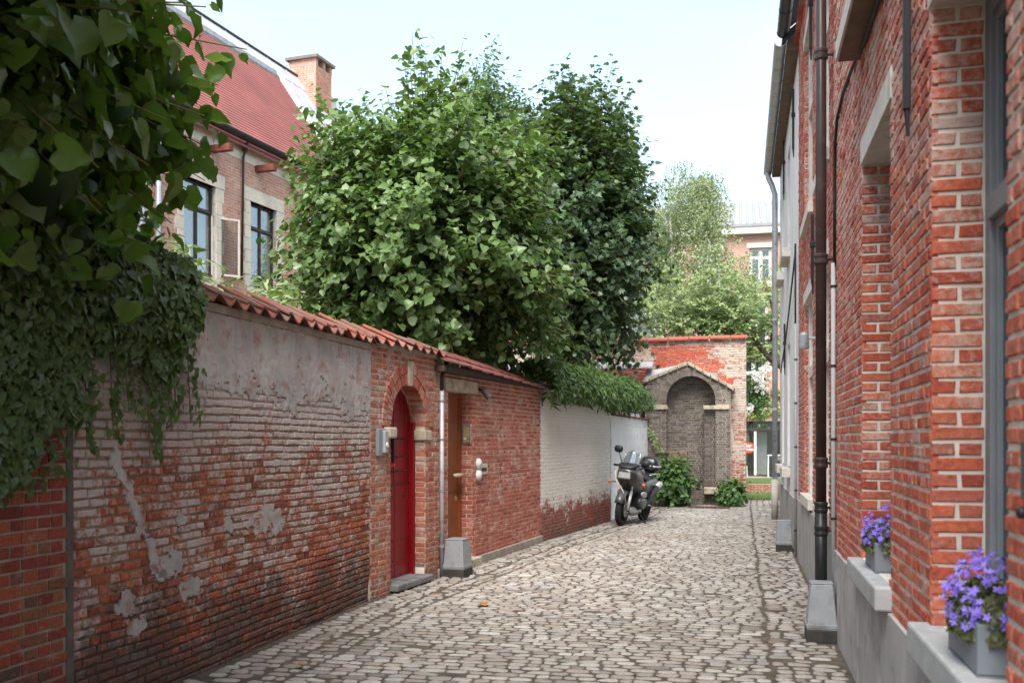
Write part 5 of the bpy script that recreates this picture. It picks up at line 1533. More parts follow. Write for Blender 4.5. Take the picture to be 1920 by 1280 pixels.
Yc = 45.4
WN = Frame((-14, Yc), (1, 0)); un = lambda x: x + 14
cf = thing('cafe_building', (0, Yc, 0), 'far brick building with café front, white windows and grey roof', 'building')
t = NT('far_brickwork'); p = t.pos(); mp = t.n('ShaderNodeMapping', Vector=p); mp.inputs['Rotation'].default_value = (R_(90), 0, 0)
bt = t.n('ShaderNodeTexBrick', Vector=mp.outputs[0], Color1=(.36, .13, .10), Color2=(.48, .19, .14), Mortar=(.50, .42, .36), Scale=1.0)
bt.inputs['Mortar Size'].default_value = .010; bt.inputs['Brick Width'].default_value = .2; bt.inputs['Row Height'].default_value = .065
M_far = t.finish(t.mix(t.rng(t.noise(p, 1.2, 4), .3, .7), bt.outputs[0], t.mix(.35, bt.outputs[0], (.55, .42, .34))), .92)
fw = [(-4.35, -3.35, 8.5, 10.1), (-1.9, -.9, 8.5, 10.1), (.35, 1.30, 8.5, 10.1), (-4.35, -3.35, 5.8, 7.65), (-1.9, -.9, 5.8, 7.65), (.22, 1.15, 5.8, 7.65), (-1.9, -.9, 2.95, 5.2), (.05, 1.0, 2.95, 5.2)]
G0, G1, GH = -1.6, 3.6, 2.45
slab(WN, [(0, -.06), (un(G0), -.06), (un(G0), GH), (un(G1), GH), (un(G1), -.06), (24, -.06), (24, 10.9), (0, 10.9)], [rect(un(a), un(b), c, d) for a, b, c, d in fw], n0=-.4, n1=0).build('wall', M_far, cf)
for a, b, c, d in fw:
    window(cf, WN, un(a), un(b), c, d, .12, M_frame_white, trans=c + (d - c) * .72, fw=.08)
    mb = MB(); mb.fbox(WN, un(a) - .1, un(b) + .1, c - .14, c, -.1, .1); mb.build('window_sill', M_stone_w, cf)
    mb = MB(); mb.fbox(WN, un(a) - .12, un(b) + .12, d, d + .22, -.1, .02); mb.build('lintel', M_stone_w, cf)
mb = MB(); mb.fbox(WN, 0, 24, 10.7, 11.0, -.3, .3); mb.build('cornice', M_frame_white, cf)
mb = MB(); mb.hexa([WN(0, 11.0, .35), WN(24, 11.0, .35), WN(24, 13.2, -5), WN(0, 13.2, -5), WN(0, 11.1, .35), WN(24, 11.1, .35), WN(24, 13.3, -5), WN(0, 13.3, -5)]); mb.build('roof', surf('grey_roof', (.30, .32, .34), .6, .1, 3, .1, 30, rv=0), cf)
for i in range(80):
    u = .3 * i + .1; mb = MB(); mb.hexa([WN(u, 11.1, .35), WN(u + .12, 11.1, .35), WN(u + .12, 13.3, -5), WN(u, 13.3, -5), WN(u + .03, 11.15, .35), WN(u + .09, 11.15, .35), WN(u + .09, 13.35, -5), WN(u + .03, 13.35, -5)])
    if 8 < u < 18: mb.build('roof_rib', bpy.data.materials['grey_roof'], cf)
mb = MB(); mb.hexa([WN(0, -.06, -8), WN(24, -.06, -8), WN(24, -.06, -7.8), WN(0, -.06, -7.8), WN(0, 13, -8), WN(24, 13, -8), WN(24, 13, -7.8), WN(0, 13, -7.8)]); mb.build('rear_wall', M_far, cf)
# glazed café front
M_sage = surf('sage_interior', (.36, .38, .32), .9, .08, 2, 0, rv=0)
mb = MB(); mb.fbox(WN, un(G0), un(G1), -.06, GH, -2.6, -2.5); mb.fbox(WN, un(G0), un(G1), -.02, .0, -2.5, .0); mb.build('interior', M_sage, cf)
mb = MB(); mb.fbox(WN, un(G0), un(G1), 2.02, 2.14, -.2, -.05); mb.fbox(WN, un(G0), un(G1), -.02, .06, -.2, -.05); mb.build('shopfront_rail', M_frame_dark, cf)
for x in (-.9, .12, .55, 1.7, 2.7):
    wdt = .05 if x != .55 else .10
    mb = MB(); mb.fbox(WN, un(x), un(x) + wdt, .06, 2.02, -.18, -.08); mb.build('shopfront_post', M_frame_dark if x != .55 else M_frame_white, cf)
for xa, xb in ((-1.6, -.9), (-.85, .12), (.17, .55), (.65, 1.7), (1.75, 2.7), (2.75, 3.6)):
    mb = MB(); mb.fbox(WN, un(xa), un(xb), .06, 2.02, -.14, -.13); mb.build('pane', M_clear, cf)
for xa, xb in ((-1.6, 1.0), (1.05, 3.6)):
    mb = MB(); mb.fbox(WN, un(xa), un(xb), 2.14, GH, -.14, -.13); mb.build('pane', M_glass, cf)
mb = MB(); mb.fbox(WN, un(.60), un(1.12), .06, 1.98, -.9, -.86); mb.build('open_door', M_frame_white, cf)
mb = MB(); mb.fbox(WN, un(1.02), un(1.20), .85, 1.15, -2.5, -2.46); mb.build('notice', surf('ochre_notice', (.30, .20, .06), .8, .2, 6, 0, rv=0), cf)
# round red sign on the glass
sg = thing('cafe_sign', (.335, Yc + .12, 1.05), 'round red café sign with white script lettering on the glass', 'sign')
MB().lathe((.335, Yc + .118, 1.27), (0, -1, 0), [(0, .235), (.012, .235)], 40).build('disc', surf('sign_red', (.80, .07, .045), .5, .03, 5, 0, rv=0), sg)
M_ink = surf('sign_white', (.9, .9, .88), .5, .02, 5, 0, rv=0)
for txt, dz, sz, dx in (('bar', .03, .20, -.17), ('Coffee', -.12, .135, -.18)):
    cu = bpy.data.curves.new('lettering', 'FONT'); cu.body = txt; cu.size = sz; cu.extrude = .002; cu.shear = .25; cu.offset = .003
    tmp = bpy.data.objects.new('tmp', cu); COL.objects.link(tmp); bpy.context.view_layer.update()
    me = bpy.data.meshes.new_from_object(tmp.evaluated_get(bpy.context.evaluated_depsgraph_get())); bpy.data.objects.remove(tmp)
    me.transform(Matrix.Rotation(R_(90), 4, 'X')); me.materials.clear()
    link_mesh('lettering', me, M_ink, sg, (.335 + dx, Yc + .102, 1.27 + dz))
# white chairs / table in front of the glass
def chair(c, rz, label):
    t_ = thing('cafe_chair', c, label, 'chair', 'white café chairs'); Xf = Matrix.Translation(c) @ Matrix.Rotation(rz, 4, 'Z')
    MB(Xf).box((0, 0, .45), (.40, .40, .03)).build('seat', M_whitep, t_)
    for x, y in ((-.18, -.18), (.18, -.18), (.18, .18), (-.18, .18)): MB(Xf).tube([(x * 1.1, y * 1.1, 0), (x, y, .45)], .016, 6).build('leg', M_whitep, t_)
    for x in (-.18, .18): MB(Xf).tube([(x, .18, .45), (x, .23, .88)], .016, 6).build('back_post', M_whitep, t_)
    MB(Xf).box((0, .225, .80), (.40, .03, .16)).build('backrest', M_whitep, t_)
chair((1.75, 44.9, 0), .4, 'white café chair beside the white table far right')
chair((-.02, 44.8, 0), 2.4, 'white café chair at the wall edge below the red sign')
tb = thing('cafe_table', (1.45, 44.8, 0), 'white café table in front of the glass front', 'table')
MB().box((1.55, 44.8, .95), (.9, .6, .04)).build('tabletop', M_whitep, tb)
for x, y in ((1.14, 44.54), (1.96, 44.54), (1.96, 45.06), (1.14, 45.06)): MB().box((x, y, .465), (.045, .045, .93)).build('leg', M_whitep, tb)
# grey-clad garden hut showing above the tall wall
gh = thing('garden_hut', (-3.2, 30.0, 0), 'grey metal-clad hut gable showing above the tall wall', 'hut')
mb = MB(); mb.add([(-4.2, 30, -.06), (-2.55, 30, -.06), (-2.55, 30, 4.6), (-2.9, 30, 5.5), (-4.2, 30, 5.5), (-4.2, 32, -.06), (-2.55, 32, -.06), (-2.55, 32, 4.6), (-2.9, 32, 5.5), (-4.2, 32, 5.5)], [(0, 1, 2, 3, 4), (9, 8, 7, 6, 5), (0, 5, 6, 1), (1, 6, 7, 2), (2, 7, 8, 3), (3, 8, 9, 4), (4, 9, 5, 0)]); mb.build('cladding', surf('grey_cladding', (.32, .35, .38), .6, .08, 3, 0, rv=0), gh)
mb = MB(); mb.box((-2.72, 31, 5.06), (.05, 2.1, .05)); mb.build('trim', M_lead, gh)
dg = thing('drain_grate', (-.75, 24.0, 0), 'rusty drain grate strip in the cobbles before the niche', 'grate')
for i in range(9): MB().box((-1.15 + i * .1, 24.0, .012), (.05, .34, .03)).build('slat', surf('rusty_iron', (.10, .06, .045), .8, .3, 20, .4, 60, rv=0) if i == 0 else bpy.data.materials['rusty_iron'], dg)
for y in (23.84, 24.16): MB().box((-.75, y, .012), (.98, .03, .034)).build('frame_bar', bpy.data.materials['rusty_iron'], dg)
# ------------------------------------------------------------------ motorcycle
M_paint = surf('dark_grey_metallic', (.10, .10, .108), .3, .1, 4, 0, metal=.35, spec=.6, rv=0)
M_blackp = surf('black_plastic', (.02, .02, .022), .5, .15, 9, .1, 60, rv=0)
M_tyre = surf('tyre_rubber', (.018, .017, .017), .85, .2, 20, .3, 60, rv=0)
M_alu = surf('cast_aluminium', (.48, .48, .48), .38, .1, 8, 0, metal=.85, rv=0)
M_silver = surf('silver_plastic', (.46, .47, .49), .35, .06, 6, 0, metal=.4, rv=0)
M_amber = surf('amber_lens', (.80, .13, .02), .25, .05, 8, 0, rv=0)
M_lens = surf('headlight_glass', (.62, .65, .66), .12, .2, 30, .3, 40, metal=.5, rv=0)
M_hose = surf('cream_hose', (.55, .46, .34), .6, .1, 8, 0, rv=0)
BX = Matrix.Translation((-2.06, 19.36, 0.0)) @ Matrix.Rotation(R_(168.6), 4, 'Z') @ Matrix.Rotation(R_(-6), 4, 'Y')
mc = thing('motorcycle', (-2.06, 19.36, 0), 'dark grey touring motorcycle with top case parked by the white wall', 'motorcycle')
def B(): return MB(BX)
def ring(y, z, w, h, e=2.6, n=16, wt=1.0):
    out = []
    for k in range(n):
        a = 2 * math.pi * k / n; ca, sa = math.cos(a), math.sin(a)
        x = math.copysign(abs(ca) ** (2 / e), ca) * w; zz = math.copysign(abs(sa) ** (2 / e), sa) * h
        out.append((x * (1 + (wt - 1) * (zz / max(h, 1e-6) * .5 + .5)), y, z + zz))
    return out
def wheel(yc, zc, r, wd, nm):
    w = B().lathe((0, yc, zc), (1, 0, 0), [(-wd * .8, r - .09), (-wd, r - .05), (-wd * .75, r - .012), (0, r), (wd * .75, r - .012), (wd, r - .05), (wd * .8, r - .09), (-wd * .8, r - .09)], 36).build(nm, M_tyre, mc, smooth=True)
    B().lathe((0, yc, zc), (1, 0, 0), [(-wd * .75, r - .085), (-wd * .75, r - .115), (-wd * .3, r - .125), (wd * .3, r - .125), (wd * .75, r - .115), (wd * .75, r - .085)], 30).build('rim', M_alu, w, smooth=True)
    B().lathe((0, yc, zc), (1, 0, 0), [(-.07, .04), (.07, .04)], 14).build('hub', M_alu, w, smooth=True)
    for k in range(6):
        a = k * math.pi / 3
        B().tube([(0, yc + .03 * math.cos(a), zc + .03 * math.sin(a)), (0, yc + (r - .115) * math.cos(a + .12), zc + (r - .115) * math.sin(a + .12))], [.018, .013], 6).build('spoke', M_alu, w)
    for sx in (-.075, .075) if nm == 'front_wheel' else (.075,):
        B().lathe((sx, yc, zc), (1, 0, 0), [(-.003, .145), (.003, .145), (.003, .09), (-.003, .09), (-.003, .145)], 28).build('brake_disc', M_chrome, w)
wheel(.72, .315, .315, .055, 'front_wheel')
wheel(-.70, .305, .305, .07, 'rear_wheel')
for sx in (-.105, .105):
    B().tube([(sx, .735, .31), (sx, .60, .66)], [.03, .027], 10).build('fork_leg', M_silver, mc, smooth=True)
    B().tube([(sx, .60, .66), (sx, .50, .95)], .02, 10).build('fork_tube', M_chrome, mc, smooth=True)
    B().box((sx * .8, .64, .33), (.03, .09, .10)).build('brake_caliper', M_blackp, mc, bevel=.01)
rg_ = []
for k in range(9):
    a = R_(25 + k * 15); r = .345; yy, zz = .72 + r * math.cos(a), .315 + r * math.sin(a)
    rg_.append([(x, .72 + (r + dz) * math.cos(a), .315 + (r + dz) * math.sin(a)) for x, dz in ((-.075, -.06), (-.065, 0), (0, .016), (.065, 0), (.075, -.06), (.06, -.055), (0, 0.006), (-.06, -.055))])
B().loft(rg_).build('front_fender', M_paint, mc, smooth=True)
fairing = [ring(.80, .97, .09, .07), ring(.765, .965, .155, .125), ring(.66, .95, .20, .18), ring(.48, .90, .215, .25), ring(.28, .83, .215, .27), ring(.10, .77, .19, .22), ring(-.02, .72, .14, .15)]
B().loft(fairing).build('fairing', M_paint, mc, smooth=True, sub=1)
B().loft([ring(.79, 1.085, .10, .03), ring(.70, 1.12, .19, .045), ring(.56, 1.15, .205, .05), ring(.42, 1.13, .17, .04)]).build('cowl', M_blackp, mc, smooth=True, sub=1)
# headlight
P = [(-.13, .775, .885), (.13, .775, .885), (.13, .70, .885), (-.13, .70, .885), (-.115, .77, 1.025), (.115, .77, 1.025), (.115, .68, 1.025), (-.115, .68, 1.025)]
P = [(x, y + .045, z) for x, y, z in P]
hl_ = B().hexa(P).build('headlight', M_lens, mc, bevel=.03, seg=4)
B().tube([(-.135, .822, .88), (.135, .822, .88), (.12, .818, 1.035), (-.12, .818, 1.035), (-.135, .822, .88)], .010, 6).build('bezel', M_blackp, hl_)
P = [(-.215, .70, .90), (-.14, .795, .885), (-.14, .70, .885), (-.2, .66, .90), (-.205, .69, 1.0), (-.125, .79, 1.03), (-.125, .69, 1.03), (-.19, .65, 1.0)]
B().hexa(P).build('side_vent', M_blackp, mc, bevel=.01)
# windscreen
t = NT('smoked_screen'); tr = t.n('ShaderNodeBsdfTransparent', Color=(.80, .84, .84)); gl = t.n('ShaderNodeBsdfGlossy', Color=(1, 1, 1), Roughness=.06); mx = t.n('ShaderNodeMixShader', Fac=.22)
t.t.links.new(tr.outputs[0], mx.inputs[1]); t.t.links.new(gl.outputs[0], mx.inputs[2]); t.t.links.new(mx.outputs[0], t.out.inputs[0]); M_screen = t.m
rg_ = []
for k in range(7):
    s_ = k / 6; z = 1.11 + .30 * s_; yb = .66 - .28 * s_; w = .20 - .05 * s_ ** 2 - (.05 if k == 6 else 0)
    rg_.append([(w * x, yb - .10 * x * x, z - .02 * x * x) for x in (-1, -.7, -.35, 0, .35, .7, 1)] + [(w * x, yb - .10 * x * x - .006, z - .02 * x * x) for x in (1, .7, .35, 0, -.35, -.7, -1)])
B().loft(rg_).build('windscreen', M_screen, mc, smooth=True)
for sx in (-1, 1):
    o_ = B().tube([(sx * .22, .58, .80), (sx * .31, .60, .80)], .010, 6).build('indicator', M_blackp, mc)
    B().loft([ring(.58, .80, .018, .018, 2), ring(.60, .80, .034, .028, 2), ring(.635, .80, .036, .03, 2), ring(.655, .80, .018, .016, 2)]).build('lens', M_amber, o_, smooth=True)
    o_.location += Vector((0, 0, 0))
    for ch in o_.children:
        ch.data.transform(Matrix.Translation(BX.to_3x3() @ Vector((sx * .335, 0, 0))))
B().tube([(-.37, .26, 1.10), (-.22, .33, 1.10), (-.1, .42, 1.06), (.1, .42, 1.06), (.22, .33, 1.10), (.37, .26, 1.10)], .014, 8).build('handlebar', M_blackp, mc, smooth=True)
for sx in (-1, 1):
    B().tube([(sx * .25, .32, 1.10), (sx * .40, .25, 1.10)], .021, 10).build('grip', M_tyre, mc, smooth=True)
    B().tube([(sx * .22, .36, 1.11), (sx * .38, .33, 1.09)], .008, 6).build('lever', M_blackp, mc, smooth=True)
def mirror(sx, dz):
    m_ = B().tube([(sx * .20, .40, 1.13), (sx * .215, .42, 1.22), (sx * .27, .42, 1.30 + dz)], .009, 6).build('mirror', M_blackp, mc, smooth=True)
    B().loft([ring(.40, 1.355 + dz, .05, .04, 2.6), ring(.43, 1.355 + dz, .095, .075, 3), ring(.455, 1.36 + dz, .08, .064, 2.8), ring(.485, 1.36 + dz, .03, .026, 2.2)]).build('mirror_shell', M_blackp, m_, smooth=True, sub=1)
    for ch in m_.children: ch.data.transform(Matrix.Translation(BX.to_3x3() @ Vector((sx * .28, 0, 0))))
mirror(1, .06); mirror(-1, -.17)
B().loft([ring(.30, .98, .10, .08), ring(.18, 1.0, .16, .13), ring(.0, .98, .165, .14), ring(-.16, .92, .12, .10)]).build('fuel_tank', M_paint, mc, smooth=True, sub=1)
B().loft([ring(-.08, .86, .10, .06), ring(-.25, .84, .15, .065), ring(-.48, .87, .15, .07), ring(-.74, .90, .12, .05)]).build('seat', M_blackp, mc, smooth=True, sub=1)
for sx in (-1, 1):
    rg_ = [[(x + sx * .16, y, z) for x, y, z in ring(yy, zz, .05, hh)] for yy, zz, hh in ((.02, .66, .10), (-.2, .70, .14), (-.5, .76, .11), (-.85, .83, .05))]
    B().loft(rg_).build('side_panel', M_paint, mc, smooth=True, sub=1)
    rg_ = [[(x + sx * .235, y, z) for x, y, z in ring(yy, zz, .018, hh)] for yy, zz, hh in ((.38, .60, .03), (.30, .60, .06), (.12, .58, .06), (.02, .57, .03))]
    B().loft(rg_).build('silver_panel', M_silver, mc, smooth=True, sub=1)
    rg_ = [[(x + sx * .19, y, z) for x, y, z in ring(yy, zz, .05, hh)] for yy, zz, hh in ((.36, .46, .05), (.22, .42, .12), (.02, .40, .12), (-.12, .42, .06))]
    B().loft(rg_).build('lower_fairing', M_paint, mc, smooth=True, sub=1)
B().loft([ring(.42, .28, .09, .07), ring(.25, .25, .15, .10), ring(-.1, .25, .15, .09), ring(-.25, .27, .08, .05)]).build('belly_pan', M_silver, mc, smooth=True, sub=1)
B().box((0, .02, .45), (.34, .46, .36)).build('engine', M_blackp, mc, bevel=.05)
for sx in (-.11, .11): B().tube([(sx, -.15, .38), (sx, -.70, .305)], [.032, .024], 8).build('swing_arm', M_alu, mc)
B().tube([(.0, -.1, .60), (0, -.6, .70)], .05, 8).build('subframe', M_blackp, mc)
B().tube([(-.20, .05, .35), (-.22, -.25, .42), (-.235, -.42, .58), (-.24, -.62, .70)], [.03, .032, .05, .055], 12).build('exhaust_pipe', M_blackp, mc, smooth=True)
B().lathe((-.24, -.60, .69), (-.02, -.85, .28), [(0, .06), (.16, .075), (.20, .065), (.21, .03)], 16).build('muffler', M_silver, mc, smooth=True)
B().loft([ring(-.62, .58, .07, .02), ring(-.85, .66, .07, .09), ring(-1.0, .60, .06, .12)]).build('rear_fender', M_blackp, mc, smooth=True)
for sx in (-1, 1): B().tube([(sx * .15, -.35, .93), (sx * .18, -.55, .96), (sx * .16, -.98, .94), (0, -1.02, .94)], .013, 7).build('rack_rail', M_chrome, mc, smooth=True)
B().box((0, -.76, .955), (.26, .40, .02)).build('rack_plate', M_blackp, mc, bevel=.006)
tc = B().loft([[(x, -.80 + y, z) for x, y, z in [(math.copysign(abs(math.cos(a)) ** .6, math.cos(a)) * w, math.copysign(abs(math.sin(a)) ** .6, math.sin(a)) * l, zz) for a in [2 * math.pi * k / 20 for k in range(20)]]] for zz, w, l in ((.97, .15, .13), (.99, .19, .17), (1.08, .215, .195), (1.17, .205, .185), (1.25, .165, .145), (1.28, .10, .09))]).build('top_case', M_blackp, mc, smooth=True, sub=1)
tc.data.materials[0] = surf('gloss_black_case', (.02, .02, .022), .25, .1, 9, 0, rv=0)
B().loft([[(x, -.80 + y, z) for x, y, z in [(math.copysign(abs(math.cos(a)) ** .6, math.cos(a)) * w, math.copysign(abs(math.sin(a)) ** .6, math.sin(a)) * l, zz) for a in [2 * math.pi * k / 20 for k in range(20)]]] for zz, w, l in ((1.075, .217, .197), (1.11, .218, .198))]).build('silver_band', M_silver, tc, smooth=True)
for sx in (-.1, .1): B().box((sx, -.60, 1.09), (.045, .02, .09)).build('latch', M_blackp, tc, bevel=.006)
B().tube([(-.10, .12, .30), (-.24, .02, .06), (-.29, .0, .012)], [.016, .014, .02], 8).build('side_stand', M_blackp, mc, smooth=True)
B().tube([(-.14, -.22, .34), (-.28, -.25, .33)], .016, 8).build('footpeg', M_tyre, mc)
B().tube([(.14, -.22, .34), (.28, -.25, .33)], .016, 8).build('footpeg', M_tyre, mc)
B().tube([(.17, .56, 1.10), (.20, .76, 1.00), (.14, .84, .84), (.02, .86, .72), (-.06, .86, .60), (-.07, .80, .47), (-.05, .74, .40)], .012, 7).build('lock_cable', M_hose, mc, smooth=True)
# ------------------------------------------------------------------ vegetation
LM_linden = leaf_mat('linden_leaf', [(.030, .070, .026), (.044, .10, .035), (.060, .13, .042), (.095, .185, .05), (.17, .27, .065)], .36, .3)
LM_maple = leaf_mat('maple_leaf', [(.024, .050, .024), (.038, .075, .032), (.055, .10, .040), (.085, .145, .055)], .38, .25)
LM_top = leaf_mat('far_tree_leaf', [(.07, .13, .055), (.10, .18, .075), (.14, .23, .10)], .5, .3)
LM_catalpa = leaf_mat('catalpa_leaf', [(.010, .028, .007), (.018, .046, .010), (.032, .075, .014), (.085, .17, .025), (.15, .27, .035)], .36, .3, (.28, .5, .05))  # near-black greens put the shade of the hanging foliage into the leaf colour
LM_ivy = leaf_mat('ivy_leaf', [(.006, .015, .006), (.012, .028, .008), (.03, .065, .015), (.09, .16, .028)], .38, .2)  # darkest greens paint in the shade lying over the ivy
LM_birch = leaf_mat('birch_leaf', [(.20, .27, .11), (.28, .35, .15), (.38, .44, .22)], .5, .35)
LM_pale = leaf_mat('pale_ash_leaf', [(.16, .25, .08), (.23, .33, .11), (.34, .42, .17)], .5, .35)
LM_yellow = leaf_mat('yellow_creeper', [(.30, .30, .04), (.36, .34, .05), (.28, .33, .06)], .5, .3)
LM_hedge = leaf_mat('willow_hedge_leaf', [(.030, .070, .018), (.05, .11, .028), (.075, .15, .035), (.12, .20, .05)], .4, .28)
LM_bush = leaf_mat('hydrangea_leaf', [(.035, .09, .025), (.055, .13, .032), (.085, .18, .045), (.13, .24, .06)], .42, .28)
LM_shrub = leaf_mat('pale_shrub_leaf', [(.16, .23, .08), (.24, .32, .12), (.36, .42, .18)], .5, .35)
M_birchbark = surf('birch_bark', (.66, .64, .58), .85, .2, 5, .3, 40, rv=0, dirt=((.10, .09, .08), .35, 5.0))
M_rose = surf('white_rose', (.80, .79, .74), .6, .06, 8, 0, rv=.1)

def tree(name, loc, label, cat='tree', group=None): return thing(name, loc, label, cat, group)
g1 = np.random.default_rng(21)

# large-leaved lime tree just behind the left wall
tl = tree('linden_tree', (-4.75, 14.75, 0), 'broad bushy linden tree with large leaves above the brown-door wall')
C0 = (-4.72, 14.75, 4.55)
P, T, Nn, be = crown(C0, (2.0, 2.45, 2.2), 3300, 13, 5, inner=.70, up=.55, lump=.32, spread=.34, lf=2.6, zmin=2.25, ext=.18)
S = g1.uniform(.06, .14, len(P))
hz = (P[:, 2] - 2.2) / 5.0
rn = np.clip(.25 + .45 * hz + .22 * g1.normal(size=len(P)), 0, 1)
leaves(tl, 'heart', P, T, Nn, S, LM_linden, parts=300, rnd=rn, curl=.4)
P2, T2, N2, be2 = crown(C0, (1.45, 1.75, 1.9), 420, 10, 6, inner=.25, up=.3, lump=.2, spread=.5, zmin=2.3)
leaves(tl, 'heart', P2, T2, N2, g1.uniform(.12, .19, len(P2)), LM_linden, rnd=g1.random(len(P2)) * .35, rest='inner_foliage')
shoots_mesh(tl, be, M_twig, .5)
trunk(tl, (-4.75, 14.75, -.05), (-4.7, 14.7, 3.6), .13, .07, M_bark, [(.5, (-5.6, 14.3, 4.6), .05), (.6, (-3.7, 14.1, 4.8), .05), (.8, (-4.4, 15.9, 5.2), .045), (.9, (-5.0, 13.7, 5.5), .045), (1, (-4.6, 14.9, 6.0), .05)])
# upright leader shoots at the top left
Pt, Tt, Nt = [], [], []
for i in range(40):
    a = g1.uniform(0, 6.28); r = g1.uniform(.2, 1.5)
    b = np.array([C0[0] + r * math.cos(a) * .95, C0[1] + r * math.sin(a) * 1.1, C0[2] + 1.05 - .2 * r]); L = g1.uniform(.35, .8) * (1.1 - .3 * r)
    for k in range(int(8 + 4 * L)):
        q = b + np.array([.12 * math.cos(a), .12 * math.sin(a), 1.0]) * L * k / 10 + g1.normal(size=3) * .05
        an = k * 2.4 + i; Pt.append(q); Tt.append([math.cos(an), math.sin(an), -.35]); Nt.append([.3 * math.cos(an) + .2 * g1.normal(), .3 * math.sin(an), .8])
Pt = np.array(Pt); leaves(tl, 'heart', Pt, np.array(Tt), np.array(Nt), g1.uniform(.065, .115, len(Pt)), LM_linden, rnd=np.clip(g1.normal(.72, .2, len(Pt)), 0, 1), rest='top_foliage')

# darker maple behind it
tm = tree('maple_tree', (-3.55, 21.6, 0), 'dark dense maple tree rising right of the linden')
P, T, Nn, be = crown((-3.5, 21.6, 6.2), (1.72, 1.75, 3.2), 2900, 11, 8, inner=.66, up=.5, lump=.30, spread=.36, lf=3.0, zmin=3.05, ext=.18)
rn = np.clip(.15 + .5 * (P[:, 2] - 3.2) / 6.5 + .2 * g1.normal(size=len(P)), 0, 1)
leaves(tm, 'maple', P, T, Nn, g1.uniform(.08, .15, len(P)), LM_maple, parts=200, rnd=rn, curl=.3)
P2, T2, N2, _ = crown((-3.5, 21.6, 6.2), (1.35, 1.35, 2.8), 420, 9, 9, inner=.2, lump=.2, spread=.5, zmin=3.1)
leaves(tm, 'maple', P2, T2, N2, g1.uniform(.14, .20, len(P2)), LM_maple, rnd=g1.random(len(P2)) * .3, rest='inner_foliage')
shoots_mesh(tm, be, M_twig, .3)
trunk(tm, (-3.55, 21.6, -.05), (-3.5, 21.6, 6.5), .16, .06, M_bark, [(.5, (-4.3, 21.2, 5.6), .05), (.6, (-2.9, 21.2, 6.2), .05), (.8, (-3.2, 22.1, 7.4), .045)])
# distant oak top
to = tree('distant_oak_tree', (-7.5, 29.2, 0), 'distant round treetop peeking above the linden')
P, T, Nn, be = crown((-7.5, 29.2, 10.3), (1.5, 1.5, 2.65), 1500, 14, 12, inner=.5, up=.4, lump=.38, lf=3.2, spread=.6)
leaves(to, 'oval', P, T, Nn, g1.uniform(.10, .17, len(P)), LM_top)
trunk(to, (-7.5, 29.2, -.05), (-7.5, 29.2, 10.8), .22, .07, M_bark, [(.7, (-8.2, 29, 11.2), .05), (.8, (-6.9, 29, 11.6), .05)])

# catalpa hanging over the left wall, close to the camera
tc_ = tree('catalpa_tree', (-5.1, 3.6, 0), 'dark large-leaved catalpa hanging over the wall at top left')
P, T, Nn, be = crown((-4.05, 4.0, 3.8), (1.02, 2.2, 1.72), 1600, 10, 15, inner=.55, up=.0, lump=.22, spread=.5, lf=1.5, flat=.55, out=.75)
rn = np.clip(.20 + .30 * (P[:, 1] - 4.4) + .24 * g1.normal(size=len(P)), 0, 1)  # leaf colour brightens towards the far edge, against the painted dark mass
T = T + np.array([.2, .2, -.5])
kd = (-P[:, 0] * CC + P[:, 1] * CS) > 3.9
P, T, Nn, rn = P[kd], T[kd], Nn[kd], rn[kd]
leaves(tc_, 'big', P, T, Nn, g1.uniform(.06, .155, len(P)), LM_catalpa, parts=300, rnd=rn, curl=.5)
P2, T2, N2, _ = crown((-4.2, 3.7, 3.7), (.95, 2.0, 1.5), 700, 9, 16, inner=.15, lump=.15, spread=.6, up=0)
leaves(tc_, 'big', P2, T2, N2, g1.uniform(.2, .27, len(P2)), LM_catalpa, rnd=g1.random(len(P2)) * .3, rest='inner_foliage')  # inner leaves keep to the darkest greens: crown shade put into colour
P3, T3, N3, _ = crown((-3.3, .6, 4.9), (2.2, 3.2, 1.5), 1000, 9, 17, inner=.3, lump=.25, spread=.6, up=0)  # unseen crown mass added overhead to shade the wall and foliage below
leaves(tc_, 'big', P3, T3, N3, g1.uniform(.2, .28, len(P3)), LM_catalpa, rest='shade_foliage')
MB().tube([(-4.95, 3.6, 3.2), (-4.4, 2.6, 4.5), (-3.6, 1.4, 5.2), (-3.0, .6, 5.5)], [.08, .06, .045, .02], 7).build('limb', M_bark, tc_, smooth=True)  # limb for the added foliage out of view
shoots_mesh(tc_, be, M_twig, .5, .009, .004)
trunk(tc_, (-5.1, 3.6, -.05), (-4.9, 3.6, 3.6), .16, .09, M_bark, [(.6, (-4.2, 4.6, 4.2), .05), (.8, (-4.0, 2.8, 4.6), .05), (.9, (-4.4, 5.2, 4.6), .04), (.7, (-4.0, 3.8, 3.9), .05)])

# ivy curtain over the wall
iv = thing('ivy_curtain', (-3.6, 5.0, 2.6), 'dark ivy curtain trailing over the top of the left wall', 'ivy')
n = 6500; gi = np.random.default_rng(31)
Y = gi.uniform(3.3, 5.90, n)
low = 2.1 + np.where(Y < 4.85, .4, .22) * np.array([mnoise.fractal(Vector((y * 3.2, 1.5, 0)), 1, 2, 3) for y in Y]) + np.where(Y < 4.8, -.42, 0) + np.clip((Y - 5.65) * .9, 0, 1) - np.clip((Y - 4.9) * 3, 0, .12)
fz = gi.random(n) ** .8
Z = 2.80 - (2.80 - low) * fz
bul = .04 + .13 * np.sin(np.clip((2.86 - Z) / .7, 0, 1) * 3.14159 * .9) * gi.random(n) + .03
P = np.stack([-3.60 + bul, Y, Z], 1)
Nn = np.stack([np.full(n, .9), gi.normal(size=n) * .4 - .25, .45 + .3 * gi.normal(size=n)], 1)
T = np.stack([.25 * gi.normal(size=n), .45 * gi.normal(size=n), -np.ones(n)], 1)
